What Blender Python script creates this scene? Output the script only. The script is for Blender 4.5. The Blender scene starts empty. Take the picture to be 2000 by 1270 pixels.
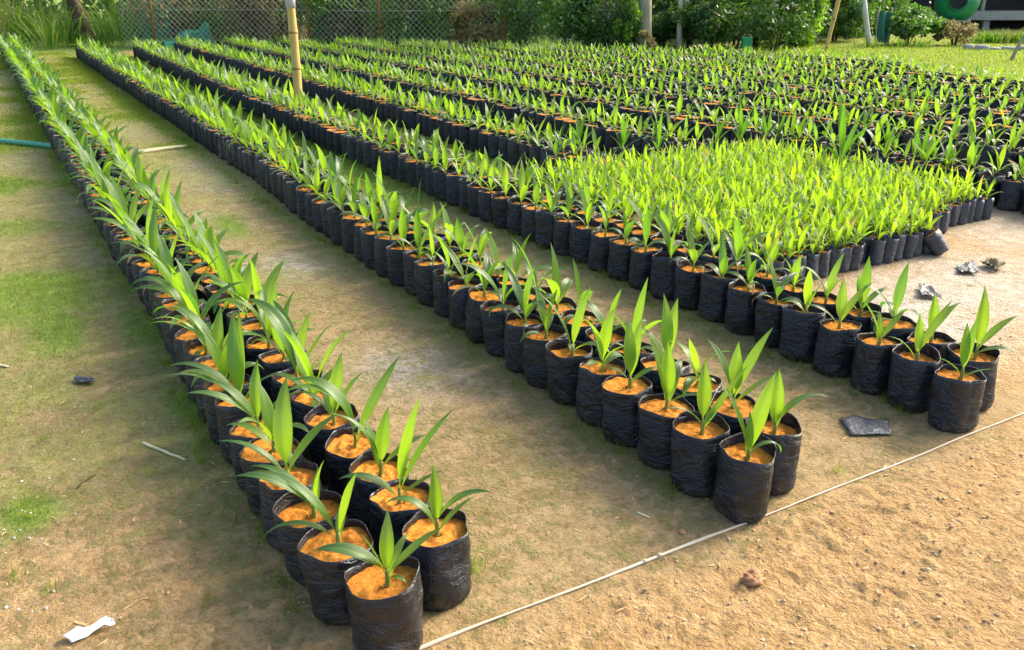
import bpy, math, random
import numpy as np
from mathutils import Vector

random.seed(7)
RNG = np.random.default_rng(7)
D2R = math.radians
scene = bpy.context.scene
COL = scene.collection

# ------------------------------------------------------------------ camera, world, sun, exposure
CAM_H = 1.6
HEAD = math.atan(1073.0 / math.hypot(1710.0, 665.0))      # rows run this far left of the view axis
PITCH = math.atan(665.0 / 1710.0)
cam_d = bpy.data.cameras.new('camera')
cam_d.sensor_width = 36.0
cam_d.lens = 1710.0 / 2000.0 * 36.0
cam_d.clip_start = 0.05
cam_d.clip_end = 2000.0
cam = bpy.data.objects.new('camera', cam_d)
cam.location = (0, 0, CAM_H)
cam.rotation_euler = (math.pi / 2 - PITCH, 0, -HEAD)
COL.objects.link(cam)
scene.camera = cam

SUN_ELEV = D2R(36)
SUN_AZ = D2R(2)                      # direction towards the sun, from +X towards +Y
world = bpy.data.worlds.new('World')
scene.world = world
world.use_nodes = True
wn = world.node_tree.nodes
wl = world.node_tree.links
wn.clear()
sky = wn.new('ShaderNodeTexSky')
sky.sky_type = 'NISHITA'
sky.sun_disc = False
sky.sun_elevation = SUN_ELEV
sky.sun_rotation = math.pi / 2 - SUN_AZ
sky.air_density = 1.0
sky.dust_density = 5.0
bg = wn.new('ShaderNodeBackground')
bg.inputs['Strength'].default_value = 0.15
wo = wn.new('ShaderNodeOutputWorld')
wl.new(sky.outputs[0], bg.inputs[0])
wl.new(bg.outputs[0], wo.inputs[0])

sun_d = bpy.data.lights.new('sun', 'SUN')
sun_d.energy = 1.5
sun_d.angle = D2R(16)
sun_d.color = (1.0, 0.90, 0.70)
sun = bpy.data.objects.new('sun', sun_d)
sdir = Vector((math.cos(SUN_AZ) * math.cos(SUN_ELEV), math.sin(SUN_AZ) * math.cos(SUN_ELEV), math.sin(SUN_ELEV)))
sun.rotation_euler = sdir.to_track_quat('Z', 'Y').to_euler()
sun.location = (30, 0, 20)
COL.objects.link(sun)

scene.view_settings.view_transform = 'Standard'
scene.view_settings.look = 'None'
scene.view_settings.gamma = 1.0
scene.view_settings.exposure = 1.62
scene.view_settings.use_curve_mapping = False
scene.render.resolution_x = 1024
scene.render.resolution_y = 650
scene.render.engine = 'CYCLES'
scene.cycles.max_bounces = 6
scene.cycles.transparent_max_bounces = 8

# ------------------------------------------------------------------ pixel -> place helpers
_f, _cx, _cy = 1710.0, 1000.0, 635.0
_up = np.array([0, -math.cos(PITCH), -math.sin(PITCH)])
_Y = np.array([-1073.0, -665.0, 1710.0]); _Y /= np.linalg.norm(_Y)
_Y = _Y - (_Y @ _up) * _up; _Y /= np.linalg.norm(_Y)
_X = np.cross(_Y, _up)


def px(u, v, h=0.0):
    d = np.array([u - _cx, v - _cy, _f])
    q = d * ((h - CAM_H) / (d @ _up))
    return float(q @ _X), float(q @ _Y)


def on_line(u, A, B):
    """the place on the ground line A-B that the bearing of image column u meets"""
    d = np.array([u - _cx, 50.0 - _cy, _f])
    bx, by = d @ _X, d @ _Y
    ax, ay = A; ex, ey = B[0] - A[0], B[1] - A[1]
    den = bx * ey - by * ex
    k = (ay * bx - ax * by) / -den if den else 0
    return ax + ex * k, ay + ey * k


def project(x, y, z):
    w = np.outer(np.atleast_1d(x), _X) + np.outer(np.atleast_1d(y), _Y) + np.outer(np.atleast_1d(z) - CAM_H, _up)
    return _cx + _f * w[:, 0] / w[:, 2], _cy + _f * w[:, 1] / w[:, 2], w[:, 2]


# ------------------------------------------------------------------ numpy noise
def _hash(ix, iy, seed):
    n = (ix * 374761393 + iy * 668265263 + seed * 974711) & 0x7fffffff
    n = ((n ^ (n >> 13)) * 1274126177) & 0x7fffffff
    return ((n ^ (n >> 16)) & 0xffff) / 65535.0


def vnoise(x, y, seed=0):
    x = np.asarray(x, float); y = np.asarray(y, float)
    ix = np.floor(x).astype(np.int64); iy = np.floor(y).astype(np.int64)
    fx = x - ix; fy = y - iy
    fx = fx * fx * (3 - 2 * fx); fy = fy * fy * (3 - 2 * fy)
    a = _hash(ix, iy, seed); b = _hash(ix + 1, iy, seed)
    c = _hash(ix, iy + 1, seed); d = _hash(ix + 1, iy + 1, seed)
    return (a + (b - a) * fx) * (1 - fy) + (c + (d - c) * fx) * fy


def fbm(x, y, seed=0, oct=4):
    s = 0; a = 0.5; t = 0
    for i in range(oct):
        s = s + a * vnoise(x * 2 ** i, y * 2 ** i, seed + i * 17); t += a; a *= 0.5
    return s / t


def sstep(a, b, x):
    t = np.clip((x - a) / (b - a), 0, 1)
    return t * t * (3 - 2 * t)


# ------------------------------------------------------------------ mesh helpers
class MB:
    """collects vertices and faces of one mesh"""
    def __init__(s):
        s.V = []; s.F = []; s.M = []; s.C = []; s.n = 0

    def add(s, V, F, m=0, col=None):
        V = np.asarray(V, float)
        s.V.append(V)
        for f in (F if isinstance(F, list) else [F]):
            f = np.asarray(f, np.int64)
            s.F.append(f + s.n); s.M.append(np.full(len(f), m, np.int32))
        if col is None: col = np.zeros((len(V), 4))
        col = np.asarray(col, float)
        if col.ndim == 1: col = np.tile(col, (len(V), 1))
        s.C.append(col); s.n += len(V)

    def mesh(s, name, mats, smooth=True):
        me = bpy.data.meshes.new(name)
        V = np.concatenate(s.V)
        me.vertices.add(len(V)); me.vertices.foreach_set('co', V.ravel().astype(np.float32))
        tot = np.concatenate([np.full(len(f), f.shape[1], np.int64) for f in s.F])
        idx = np.concatenate([f.ravel() for f in s.F]).astype(np.int32)
        st = np.zeros(len(tot), np.int64); st[1:] = np.cumsum(tot)[:-1]
        me.loops.add(len(idx)); me.loops.foreach_set('vertex_index', idx)
        me.polygons.add(len(tot)); me.polygons.foreach_set('loop_start', st.astype(np.int32))
        me.polygons.foreach_set('material_index', np.concatenate(s.M))
        me.polygons.foreach_set('use_smooth', np.full(len(tot), smooth, bool))
        for m in mats: me.materials.append(m)
        a = me.attributes.new('dat', 'FLOAT_COLOR', 'POINT')
        a.data.foreach_set('color', np.concatenate(s.C).astype(np.float32).ravel())
        me.update(calc_edges=True)
        return me

    def obj(s, name, mats, parent=None, smooth=True):
        if not isinstance(mats, (list, tuple)): mats = [mats]
        return link(name, s.mesh(name, mats, smooth), parent)


def link(name, data, parent=None, loc=None, rz=None):
    o = bpy.data.objects.new(name, data)
    COL.objects.link(o)
    if parent is not None: o.parent = parent
    if loc is not None: o.location = loc
    if rz is not None: o.rotation_euler = (0, 0, rz)
    return o


def tag(o, label=None, cat=None, group=None, kind=None):
    if label: o['label'] = label
    if cat: o['category'] = cat
    if group: o['group'] = group
    if kind: o['kind'] = kind
    return o


def thing(name, label, cat, loc=(0, 0, 0), rz=0, group=None):
    o = link(name, None, None, loc, rz)
    o.empty_display_size = 0.1
    return tag(o, label, cat, group)


def box(mb, x0, x1, y0, y1, z0, z1, m=0):
    V = [(x, y, z) for z in (z0, z1) for y in (y0, y1) for x in (x0, x1)]
    F = [(0, 2, 3, 1), (4, 5, 7, 6), (0, 1, 5, 4), (2, 6, 7, 3), (0, 4, 6, 2), (1, 3, 7, 5)]
    mb.add(V, np.array(F), m)


def tube(mb, pts, rad, n=8, m=0, caps=True, col=None):
    P = np.asarray(pts, float); k = len(P)
    R = np.broadcast_to(np.asarray(rad, float), (k,)) if np.ndim(rad) < 2 else rad
    T = np.gradient(P, axis=0); T /= np.linalg.norm(T, axis=1)[:, None] + 1e-9
    ref = np.array([0, 0, 1.0]) if abs(T[0][2]) < 0.9 else np.array([1.0, 0, 0])
    S = np.cross(T, ref); S /= np.linalg.norm(S, axis=1)[:, None] + 1e-9
    N = np.cross(S, T)
    a = np.linspace(0, 2 * math.pi, n, endpoint=False)
    V = P[:, None] + (S[:, None] * np.cos(a)[None, :, None] + N[:, None] * np.sin(a)[None, :, None]) * R[:, None, None]
    V = V.reshape(-1, 3)
    i = np.arange(k - 1)[:, None]; j = np.arange(n)[None]; j2 = (j + 1) % n
    F = np.stack([i * n + j + 0 * i, i * n + j2 + 0 * i, (i + 1) * n + j2, (i + 1) * n + j], -1).reshape(-1, 4)
    Fs = [F]
    if caps:
        Fs.append(np.array([list(range(n))[::-1]])); Fs.append(np.array([[(k - 1) * n + q for q in range(n)]]))
    mb.add(V, Fs, m, col)


# ------------------------------------------------------------------ materials
def mat(name):
    m = bpy.data.materials.new(name); m.use_nodes = True
    nt = m.node_tree; b = nt.nodes['Principled BSDF']
    return m, nt, b


def N(nt, t, **k):
    n = nt.nodes.new(t)
    for a, v in k.items():
        if a.startswith('i_'):
            n.inputs[a[2:].replace('_', ' ')].default_value = v
        else: setattr(n, a, v)
    return n


def noise_n(nt, scale, detail=4, rough=0.6, vec=None):
    n = nt.nodes.new('ShaderNodeTexNoise')
    n.inputs['Scale'].default_value = scale; n.inputs['Detail'].default_value = detail; n.inputs['Roughness'].default_value = rough
    if vec is not None: nt.links.new(vec, n.inputs['Vector'])
    return n


def ramp(nt, fac, stops):
    r = nt.nodes.new('ShaderNodeValToRGB')
    e = r.color_ramp.elements
    while len(e) < len(stops): e.new(0.5)
    for q, (p, c) in zip(e, stops):
        q.position = p; q.color = (c[0], c[1], c[2], 1) if len(c) == 3 else c
    nt.links.new(fac, r.inputs[0])
    return r


def mixc(nt, fac, a, b):
    m = nt.nodes.new('ShaderNodeMix'); m.data_type = 'RGBA'
    for sock, v in ((m.inputs[0], fac), (m.inputs[6], a), (m.inputs[7], b)):
        if isinstance(v, bpy.types.NodeSocket): nt.links.new(v, sock)
        elif isinstance(v, (int, float)): sock.default_value = v
        else: sock.default_value = (v[0], v[1], v[2], 1)
    return m.outputs[2]


def mth(nt, op, a, b=0.0, clamp=False):
    m = nt.nodes.new('ShaderNodeMath'); m.operation = op; m.use_clamp = clamp
    for sock, v in ((m.inputs[0], a), (m.inputs[1], b)):
        if isinstance(v, bpy.types.NodeSocket): nt.links.new(v, sock)
        else: sock.default_value = v
    return m.outputs[0]


def bump(nt, b, h, strength=0.5, dist=0.01):
    n = nt.nodes.new('ShaderNodeBump')
    n.inputs['Strength'].default_value = strength; n.inputs['Distance'].default_value = dist
    nt.links.new(h, n.inputs['Height']); nt.links.new(n.outputs[0], b.inputs['Normal'])
    return n


def simple(name, c1, c2, scale=8.0, rough=0.7, spec=0.3, bstr=0.3, bdist=0.01, stretch=None):
    m, nt, b = mat(name)
    tc = N(nt, 'ShaderNodeTexCoord'); vec = tc.outputs['Object']
    if stretch:
        mp = N(nt, 'ShaderNodeMapping'); mp.inputs['Scale'].default_value = stretch
        nt.links.new(vec, mp.inputs[0]); vec = mp.outputs[0]
    n = noise_n(nt, scale, 5, 0.65, vec)
    r = ramp(nt, n.outputs[0], [(0.3, c1), (0.7, c2)])
    nt.links.new(r.outputs[0], b.inputs['Base Color'])
    b.inputs['Roughness'].default_value = rough; b.inputs['Specular IOR Level'].default_value = spec
    if bstr: bump(nt, b, n.outputs[0], bstr, bdist)
    return m


def leaf_material(name, young, old, tr_young, tr_old, mixf=0.5, rough=0.38, spec=0.5, vein=True):
    """dat = (tint 0..1, across -1..1 as 0..1, along 0..1, dryness)"""
    m, nt, b = mat(name)
    L = nt.links
    at = N(nt, 'ShaderNodeAttribute', attribute_name='dat')
    sp = N(nt, 'ShaderNodeSeparateColor'); L.new(at.outputs['Color'], sp.inputs[0])
    tint, across, along = sp.outputs[0], sp.outputs[1], sp.outputs[2]
    dry = at.outputs['Alpha']
    tc = N(nt, 'ShaderNodeTexCoord')
    ns = noise_n(nt, 22, 3, 0.6, tc.outputs['Object'])
    t2 = mth(nt, 'ADD', mth(nt, 'ADD', tint, mth(nt, 'MULTIPLY', mth(nt, 'SUBTRACT', along, 0.5), 0.55)), mth(nt, 'MULTIPLY', mth(nt, 'SUBTRACT', ns.outputs[0], 0.5), 0.35), True)
    c = mixc(nt, t2, young, old)
    tcx = mixc(nt, t2, tr_young, tr_old)
    # paler midrib and leaf base
    rib = mth(nt, 'SUBTRACT', 1.0, mth(nt, 'MULTIPLY', mth(nt, 'ABSOLUTE', mth(nt, 'SUBTRACT', across, 0.5)), 16.0), True)
    c = mixc(nt, mth(nt, 'MULTIPLY', rib, 0.45), c, (0.30, 0.42, 0.10))
    basef = mth(nt, 'SUBTRACT', 1.0, mth(nt, 'MULTIPLY', along, 6.0), True)
    c = mixc(nt, mth(nt, 'MULTIPLY', basef, 0.6), c, (0.32, 0.40, 0.10))
    # dry tips
    dn = mth(nt, 'MULTIPLY', dry, mth(nt, 'MULTIPLY', mth(nt, 'SUBTRACT', mth(nt, 'ADD', along, mth(nt, 'MULTIPLY', ns.outputs[0], 0.5)), 0.75), 4.0), True)
    c = mixc(nt, dn, c, (0.42, 0.27, 0.09))
    tcx = mixc(nt, dn, tcx, (0.45, 0.28, 0.08))
    L.new(c, b.inputs['Base Color'])
    b.inputs['Roughness'].default_value = rough
    b.inputs['Specular IOR Level'].default_value = spec
    tr = N(nt, 'ShaderNodeBsdfTranslucent'); L.new(tcx, tr.inputs[0])
    mx = N(nt, 'ShaderNodeMixShader'); mx.inputs[0].default_value = mixf
    L.new(b.outputs[0], mx.inputs[1]); L.new(tr.outputs[0], mx.inputs[2])
    if vein:
        w = mth(nt, 'SINE', mth(nt, 'MULTIPLY', across, 75.0))
        bump(nt, b, w, 0.35, 0.0012)
    out = nt.nodes['Material Output']
    L.new(mx.outputs[0], out.inputs[0])
    return m


M = {}
M['leaf'] = leaf_material('seedling_leaf', (0.080, 0.195, 0.016), (0.028, 0.095, 0.022), (0.36, 0.60, 0.020), (0.105, 0.29, 0.025), 0.48, 0.31, 0.75)
M['leaf_small'] = leaf_material('small_seedling_leaf', (0.12, 0.27, 0.015), (0.050, 0.16, 0.020), (0.46, 0.69, 0.018), (0.20, 0.43, 0.016), 0.49, 0.33, 0.65)
M['leaf_dark'] = leaf_material('dark_palm_leaf', (0.045, 0.15, 0.016), (0.022, 0.09, 0.022), (0.20, 0.46, 0.015), (0.09, 0.28, 0.02), 0.42)
M['grass'] = leaf_material('grass_blade', (0.11, 0.20, 0.020), (0.17, 0.17, 0.035), (0.34, 0.50, 0.02), (0.40, 0.36, 0.06), 0.45, 0.6, 0.2, False)
M['tallgrass'] = leaf_material('tall_grass_blade', (0.05, 0.15, 0.018), (0.20, 0.17, 0.06), (0.14, 0.34, 0.015), (0.30, 0.26, 0.08), 0.4, 0.5, 0.3, False)
M['bush_dark'] = leaf_material('dark_bush_leaf', (0.045, 0.11, 0.02), (0.02, 0.062, 0.02), (0.15, 0.32, 0.02), (0.05, 0.16, 0.02), 0.35, 0.45, 0.4, False)
M['bush_bright'] = leaf_material('bright_bush_leaf', (0.10, 0.22, 0.02), (0.04, 0.12, 0.02), (0.36, 0.60, 0.03), (0.14, 0.34, 0.02), 0.45, 0.45, 0.4, False)
M['bush_mid'] = leaf_material('mid_bush_leaf', (0.06, 0.15, 0.025), (0.035, 0.095, 0.025), (0.20, 0.42, 0.03), (0.09, 0.24, 0.03), 0.4, 0.45, 0.4, False)
M['bush_brown'] = leaf_material('brown_bush_leaf', (0.20, 0.19, 0.07), (0.20, 0.14, 0.07), (0.34, 0.33, 0.10), (0.32, 0.22, 0.10), 0.35, 0.6, 0.2, False)
M['stem'] = simple('seedling_stem', (0.13, 0.20, 0.03), (0.26, 0.26, 0.06), 40, 0.6, 0.3, 0.2, 0.002)
M['bark'] = simple('bark', (0.05, 0.037, 0.025), (0.13, 0.10, 0.07), 9, 0.9, 0.1, 0.7, 0.02, (1, 1, 0.25))
M['pale_bark'] = simple('pale_bark', (0.20, 0.20, 0.13), (0.40, 0.37, 0.28), 7, 0.9, 0.1, 0.6, 0.02, (1, 1, 0.4))
M['white_bark'] = simple('white_bark', (0.42, 0.42, 0.38), (0.66, 0.64, 0.58), 9, 0.8, 0.1, 0.4, 0.01, (1, 1, 0.4))
M['bamboo'] = simple('bamboo', (0.40, 0.29, 0.07), (0.56, 0.43, 0.14), 5, 0.42, 0.45, 0.15, 0.005, (6, 6, 0.8))
M['bamboo_dark'] = simple('bamboo_node', (0.16, 0.11, 0.04), (0.30, 0.21, 0.08), 30, 0.6, 0.3, 0.3, 0.004)
M['grey_pipe'] = simple('grey_cap', (0.38, 0.40, 0.42), (0.50, 0.51, 0.52), 10, 0.5, 0.4, 0.1, 0.003)
M['rusty'] = simple('rusty_post', (0.16, 0.07, 0.025), (0.32, 0.17, 0.06), 12, 0.8, 0.2, 0.4, 0.006)
M['wire'] = simple('fence_wire', (0.30, 0.31, 0.27), (0.46, 0.46, 0.40), 6, 0.5, 0.5, 0)
M['green_net'] = simple('green_net', (0.02, 0.20, 0.11), (0.05, 0.34, 0.20), 6, 0.55, 0.4, 0)
M['green_plastic'] = simple('green_plastic', (0.004, 0.17, 0.065), (0.010, 0.25, 0.10), 3, 0.4, 0.5, 0.05, 0.01)
M['teal_sheet'] = simple('teal_sheet', (0.02, 0.12, 0.085), (0.04, 0.19, 0.13), 4, 0.6, 0.3, 0.3, 0.02)
M['hose'] = simple('hose_green', (0.02, 0.20, 0.10), (0.05, 0.30, 0.17), 14, 0.45, 0.5, 0.15, 0.003)
M['concrete'] = simple('concrete', (0.26, 0.26, 0.24), (0.40, 0.39, 0.36), 4, 0.9, 0.15, 0.4, 0.01)
M['interior_shade'] = simple('interior_shade', (0.035, 0.035, 0.045), (0.07, 0.065, 0.07), 2, 0.8, 0.2, 0.2, 0.01)  # shade of interiors put into the colour
M['grey_wall'] = simple('grey_wall', (0.22, 0.22, 0.21), (0.36, 0.35, 0.33), 2, 0.9, 0.1, 0.3, 0.01)
M['roof'] = simple('roof_sheet', (0.15, 0.11, 0.09), (0.26, 0.20, 0.16), 3, 0.7, 0.3, 0.2, 0.01)
M['blue_cloth'] = simple('blue_cloth', (0.05, 0.06, 0.18), (0.09, 0.10, 0.26), 5, 0.9, 0.1, 0.3, 0.02, (8, 8, 0.5))
M['twine'] = simple('twine', (0.42, 0.33, 0.23), (0.66, 0.58, 0.46), 30, 0.7, 0.2, 0.4, 0.001, (0.3, 8, 8))
M['straw'] = simple('straw', (0.50, 0.46, 0.25), (0.66, 0.60, 0.36), 30, 0.6, 0.3, 0.2, 0.001)
M['white_plastic'] = simple('white_plastic', (0.70, 0.70, 0.72), (0.82, 0.82, 0.82), 20, 0.45, 0.4, 0.3, 0.003)
M['clay'] = simple('clay_clod', (0.30, 0.13, 0.06), (0.50, 0.30, 0.16), 18, 0.95, 0.1, 0.8, 0.01)
M['pebble'] = simple('pebble', (0.30, 0.20, 0.10), (0.52, 0.40, 0.25), 1.3, 0.9, 0.15, 0.3, 0.003)
M['pale_leaf'] = simple('dead_leaf', (0.34, 0.20, 0.08), (0.50, 0.36, 0.18), 14, 0.7, 0.2, 0.3, 0.003)

# black polythene
m, nt, b = mat('black_polythene')
L = nt.links
tc = N(nt, 'ShaderNodeTexCoord')
oi = N(nt, 'ShaderNodeObjectInfo')
off = N(nt, 'ShaderNodeVectorMath', operation='ADD')
cmb = N(nt, 'ShaderNodeCombineXYZ')
for i in range(3): L.new(mth(nt, 'MULTIPLY', oi.outputs['Random'], 37.0 + 11 * i), cmb.inputs[i])
L.new(tc.outputs['Object'], off.inputs[0]); L.new(cmb.outputs[0], off.inputs[1])
mp = N(nt, 'ShaderNodeMapping'); mp.inputs['Scale'].default_value = (8, 8, 17); L.new(off.outputs[0], mp.inputs[0])
mp2 = N(nt, 'ShaderNodeMapping'); mp2.inputs['Scale'].default_value = (30, 30, 7); L.new(off.outputs[0], mp2.inputs[0])
n1 = noise_n(nt, 1.0, 5, 0.6, mp.outputs[0]); n1.inputs['Distortion'].default_value = 1.2
n2 = noise_n(nt, 1.0, 4, 0.6, mp2.outputs[0])
n3 = noise_n(nt, 24, 4, 0.7, off.outputs[0])
cre = mth(nt, 'POWER', mth(nt, 'SUBTRACT', 1.0, mth(nt, 'ABSOLUTE', mth(nt, 'MULTIPLY', mth(nt, 'SUBTRACT', n1.outputs[0], 0.5), 5.0)), True), 3.0)
hgt = mth(nt, 'ADD', mth(nt, 'MULTIPLY', cre, 0.55), mth(nt, 'ADD', mth(nt, 'MULTIPLY', n2.outputs[0], 0.8), mth(nt, 'MULTIPLY', n3.outputs[0], 0.25)))
bump(nt, b, hgt, 0.68, 0.009)
sep = N(nt, 'ShaderNodeSeparateXYZ'); L.new(tc.outputs['Object'], sep.inputs[0])
low = mth(nt, 'SUBTRACT', 1.0, mth(nt, 'MULTIPLY', sep.outputs[2], 14.0), True)      # splashed mud near the ground
n4 = noise_n(nt, 38, 5, 0.75, off.outputs[0])
mud = mth(nt, 'MULTIPLY', mth(nt, 'MULTIPLY', mth(nt, 'SUBTRACT', n4.outputs[0], 0.42), 4.0, True), mth(nt, 'ADD', mth(nt, 'MULTIPLY', low, 0.40), 0.04))
n5 = noise_n(nt, 7, 4, 0.7, off.outputs[0])
film = mth(nt, 'MULTIPLY', mth(nt, 'MULTIPLY', mth(nt, 'SUBTRACT', n5.outputs[0], 0.48), 3.0, True), 0.35)
c = mixc(nt, film, (0.008, 0.009, 0.014), (0.036, 0.044, 0.058))
c = mixc(nt, mud, c, (0.22, 0.17, 0.10))
L.new(c, b.inputs['Base Color'])
rr = mth(nt, 'ADD', 0.20, mth(nt, 'MULTIPLY', n5.outputs[0], 0.32)); L.new(rr, b.inputs['Roughness'])
b.inputs['Specular IOR Level'].default_value = 0.6
b.inputs['Specular Tint'].default_value = (0.80, 0.90, 1.0, 1)
M['poly'] = m
# weathered greyer polythene of the small bags
m2 = m.copy(); m2.name = 'grey_polythene'
for n in m2.node_tree.nodes:
    if n.type == 'MIX' and abs(n.inputs[6].default_value[2] - 0.014) < 1e-4:
        n.inputs[6].default_value = (0.035, 0.042, 0.055, 1); n.inputs[7].default_value = (0.13, 0.15, 0.18, 1)
M['poly_grey'] = m2
# the far bags of the rows: the same film, rougher and less glossy against sparkle
m3 = m.copy(); m3.name = 'rough_polythene'
b3 = m3.node_tree.nodes['Principled BSDF']
for l_ in list(b3.inputs['Roughness'].links): m3.node_tree.links.remove(l_)
b3.inputs['Roughness'].default_value = 0.5; b3.inputs['Specular IOR Level'].default_value = 0.4
M['poly_far'] = m3

# orange potting soil
m, nt, b = mat('orange_soil'); L = nt.links
tc = N(nt, 'ShaderNodeTexCoord'); oi = N(nt, 'ShaderNodeObjectInfo')
off = N(nt, 'ShaderNodeVectorMath', operation='ADD'); L.new(tc.outputs['Object'], off.inputs[0])
cmb = N(nt, 'ShaderNodeCombineXYZ')
for i in range(3): L.new(mth(nt, 'MULTIPLY', oi.outputs['Random'], 29.0 + 7 * i), cmb.inputs[i])
L.new(cmb.outputs[0], off.inputs[1])
n1 = noise_n(nt, 55, 6, 0.7, off.outputs[0]); n2 = noise_n(nt, 14, 3, 0.6, off.outputs[0])
r = ramp(nt, n1.outputs[0], [(0.28, (0.24, 0.080, 0.012)), (0.5, (0.56, 0.215, 0.030)), (0.72, (0.68, 0.33, 0.065))])
c = mixc(nt, mth(nt, 'MULTIPLY', n2.outputs[0], 0.5), r.outputs[0], (0.46, 0.165, 0.022))
hs = N(nt, 'ShaderNodeHueSaturation'); L.new(c, hs.inputs['Color'])
L.new(mth(nt, 'ADD', 0.75, mth(nt, 'MULTIPLY', oi.outputs['Random'], 0.4)), hs.inputs['Value'])
L.new(hs.outputs[0], b.inputs['Base Color']); b.inputs['Roughness'].default_value = 0.95; b.inputs['Specular IOR Level'].default_value = 0.15
bump(nt, b, n1.outputs[0], 0.8, 0.008)
M['soil'] = m

# ground: dat = (moss, pale damp and painted sheen, warm sand, turf)
m, nt, b = mat('nursery_ground'); L = nt.links
tc = N(nt, 'ShaderNodeTexCoord'); V = tc.outputs['Object']
at = N(nt, 'ShaderNodeAttribute', attribute_name='dat'); sp = N(nt, 'ShaderNodeSeparateColor'); L.new(at.outputs['Color'], sp.inputs[0])
nA = noise_n(nt, 1.6, 6, 0.65, V); nB = noise_n(nt, 11, 6, 0.7, V); nC = noise_n(nt, 70, 5, 0.75, V); nD = noise_n(nt, 240, 3, 0.7, V)
base = ramp(nt, nB.outputs[0], [(0.25, (0.26, 0.175, 0.075)), (0.5, (0.365, 0.260, 0.122)), (0.78, (0.455, 0.34, 0.18))]).outputs[0]
sand = ramp(nt, nB.outputs[0], [(0.25, (0.32, 0.185, 0.070)), (0.55, (0.44, 0.280, 0.120)), (0.8, (0.53, 0.365, 0.180))]).outputs[0]
c = mixc(nt, sp.outputs[2], base, sand)
damp_sheen = ramp(nt, nB.outputs[0], [(0.3, (0.30, 0.265, 0.20)), (0.7, (0.50, 0.46, 0.38))]).outputs[0]
fd = mth(nt, 'MULTIPLY', mth(nt, 'ADD', sp.outputs[1], mth(nt, 'MULTIPLY', mth(nt, 'SUBTRACT', nB.outputs[0], 0.5), 1.2)), sp.outputs[1], True)
c = mixc(nt, fd, c, damp_sheen)
# iron-red spots
red = mth(nt, 'MULTIPLY', mth(nt, 'SUBTRACT', noise_n(nt, 4.5, 4, 0.7, V).outputs[0], 0.60), 6.0, True)
c = mixc(nt, mth(nt, 'MULTIPLY', red, 0.40), c, (0.40, 0.18, 0.065))
moss = ramp(nt, nB.outputs[0], [(0.3, (0.175, 0.175, 0.045)), (0.5, (0.255, 0.240, 0.075)), (0.7, (0.33, 0.295, 0.115))]).outputs[0]
nE = noise_n(nt, 26, 7, 0.72, V); nF = noise_n(nt, 6.5, 3, 0.6, V)
fm = mth(nt, 'ADD', mth(nt, 'MULTIPLY', mth(nt, 'SUBTRACT', nE.outputs[0], 0.5), 4.5), mth(nt, 'ADD', mth(nt, 'MULTIPLY', mth(nt, 'SUBTRACT', nF.outputs[0], 0.5), 2.6), mth(nt, 'MULTIPLY', mth(nt, 'SUBTRACT', sp.outputs[0], 0.30), 2.4)), True)
c = mixc(nt, mth(nt, 'MULTIPLY', fm, 0.9), c, moss)
# darker damp specks and crumbs of earth
nS = noise_n(nt, 95, 4, 0.7, V)
spk = mth(nt, 'MULTIPLY', mth(nt, 'SUBTRACT', nS.outputs[0], 0.63), 12.0, True)
c = mixc(nt, mth(nt, 'MULTIPLY', spk, 0.55), c, (0.10, 0.075, 0.035))
turf = ramp(nt, nB.outputs[0], [(0.3, (0.115, 0.190, 0.022)), (0.7, (0.225, 0.300, 0.055))]).outputs[0]
ft = mth(nt, 'ADD', mth(nt, 'MULTIPLY', mth(nt, 'SUBTRACT', nC.outputs[0], 0.5), 1.5), mth(nt, 'SUBTRACT', mth(nt, 'MULTIPLY', at.outputs['Alpha'], 1.9), 0.45), True)
c = mixc(nt, mth(nt, 'MULTIPLY', ft, mth(nt, 'MULTIPLY', at.outputs['Alpha'], 3.0, True)), c, turf)
# fine grain
g = ramp(nt, nC.outputs[0], [(0.30, (0.50, 0.46, 0.40)), (0.47, (0.95, 0.95, 0.95)), (0.56, (1.0, 1.0, 1.0)), (0.75, (1.25, 1.22, 1.15))]).outputs[0]
vor = N(nt, 'ShaderNodeTexVoronoi'); vor.inputs['Scale'].default_value = 42; vor.inputs['Randomness'].default_value = 1.0
nw = noise_n(nt, 30, 3, 0.6, V); vm = N(nt, 'ShaderNodeVectorMath', operation='MULTIPLY_ADD'); vm.inputs[1].default_value = (.06, .06, .06)
L.new(nw.outputs['Color'], vm.inputs[0]); L.new(V, vm.inputs[2]); L.new(vm.outputs[0], vor.inputs['Vector'])
mm = N(nt, 'ShaderNodeMix', data_type='RGBA', blend_type='MULTIPLY'); mm.inputs[0].default_value = 0.8
L.new(c, mm.inputs[6]); L.new(g, mm.inputs[7])
L.new(mm.outputs[2], b.inputs['Base Color'])
b.inputs['Specular IOR Level'].default_value = 0.25
L.new(mth(nt, 'SUBTRACT', 0.95, mth(nt, 'MULTIPLY', sp.outputs[1], 0.35)), b.inputs['Roughness'])
hh = mth(nt, 'ADD', mth(nt, 'MULTIPLY', nC.outputs[0], 1.0), mth(nt, 'ADD', mth(nt, 'MULTIPLY', nB.outputs[0], 1.5), mth(nt, 'MULTIPLY', nD.outputs[0], 0.35)))
hh = mth(nt, 'ADD', hh, mth(nt, 'MULTIPLY', fm, 0.8))
hh = mth(nt, 'SUBTRACT', hh, mth(nt, 'MULTIPLY', mth(nt, 'MULTIPLY', vor.outputs['Distance'], mth(nt, 'ADD', .25, sp.outputs[2])), 0.8))
bump(nt, b, hh, 0.9, 0.014)
M['ground'] = m

# ------------------------------------------------------------------ ground
LAWN_EDGE = lambda y: 13.4 + (y - 7.5) * 0.42
def field_far(x): return np.where(x < 6, 24.5, 24.5 - (x - 6) * 1.17)

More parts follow.
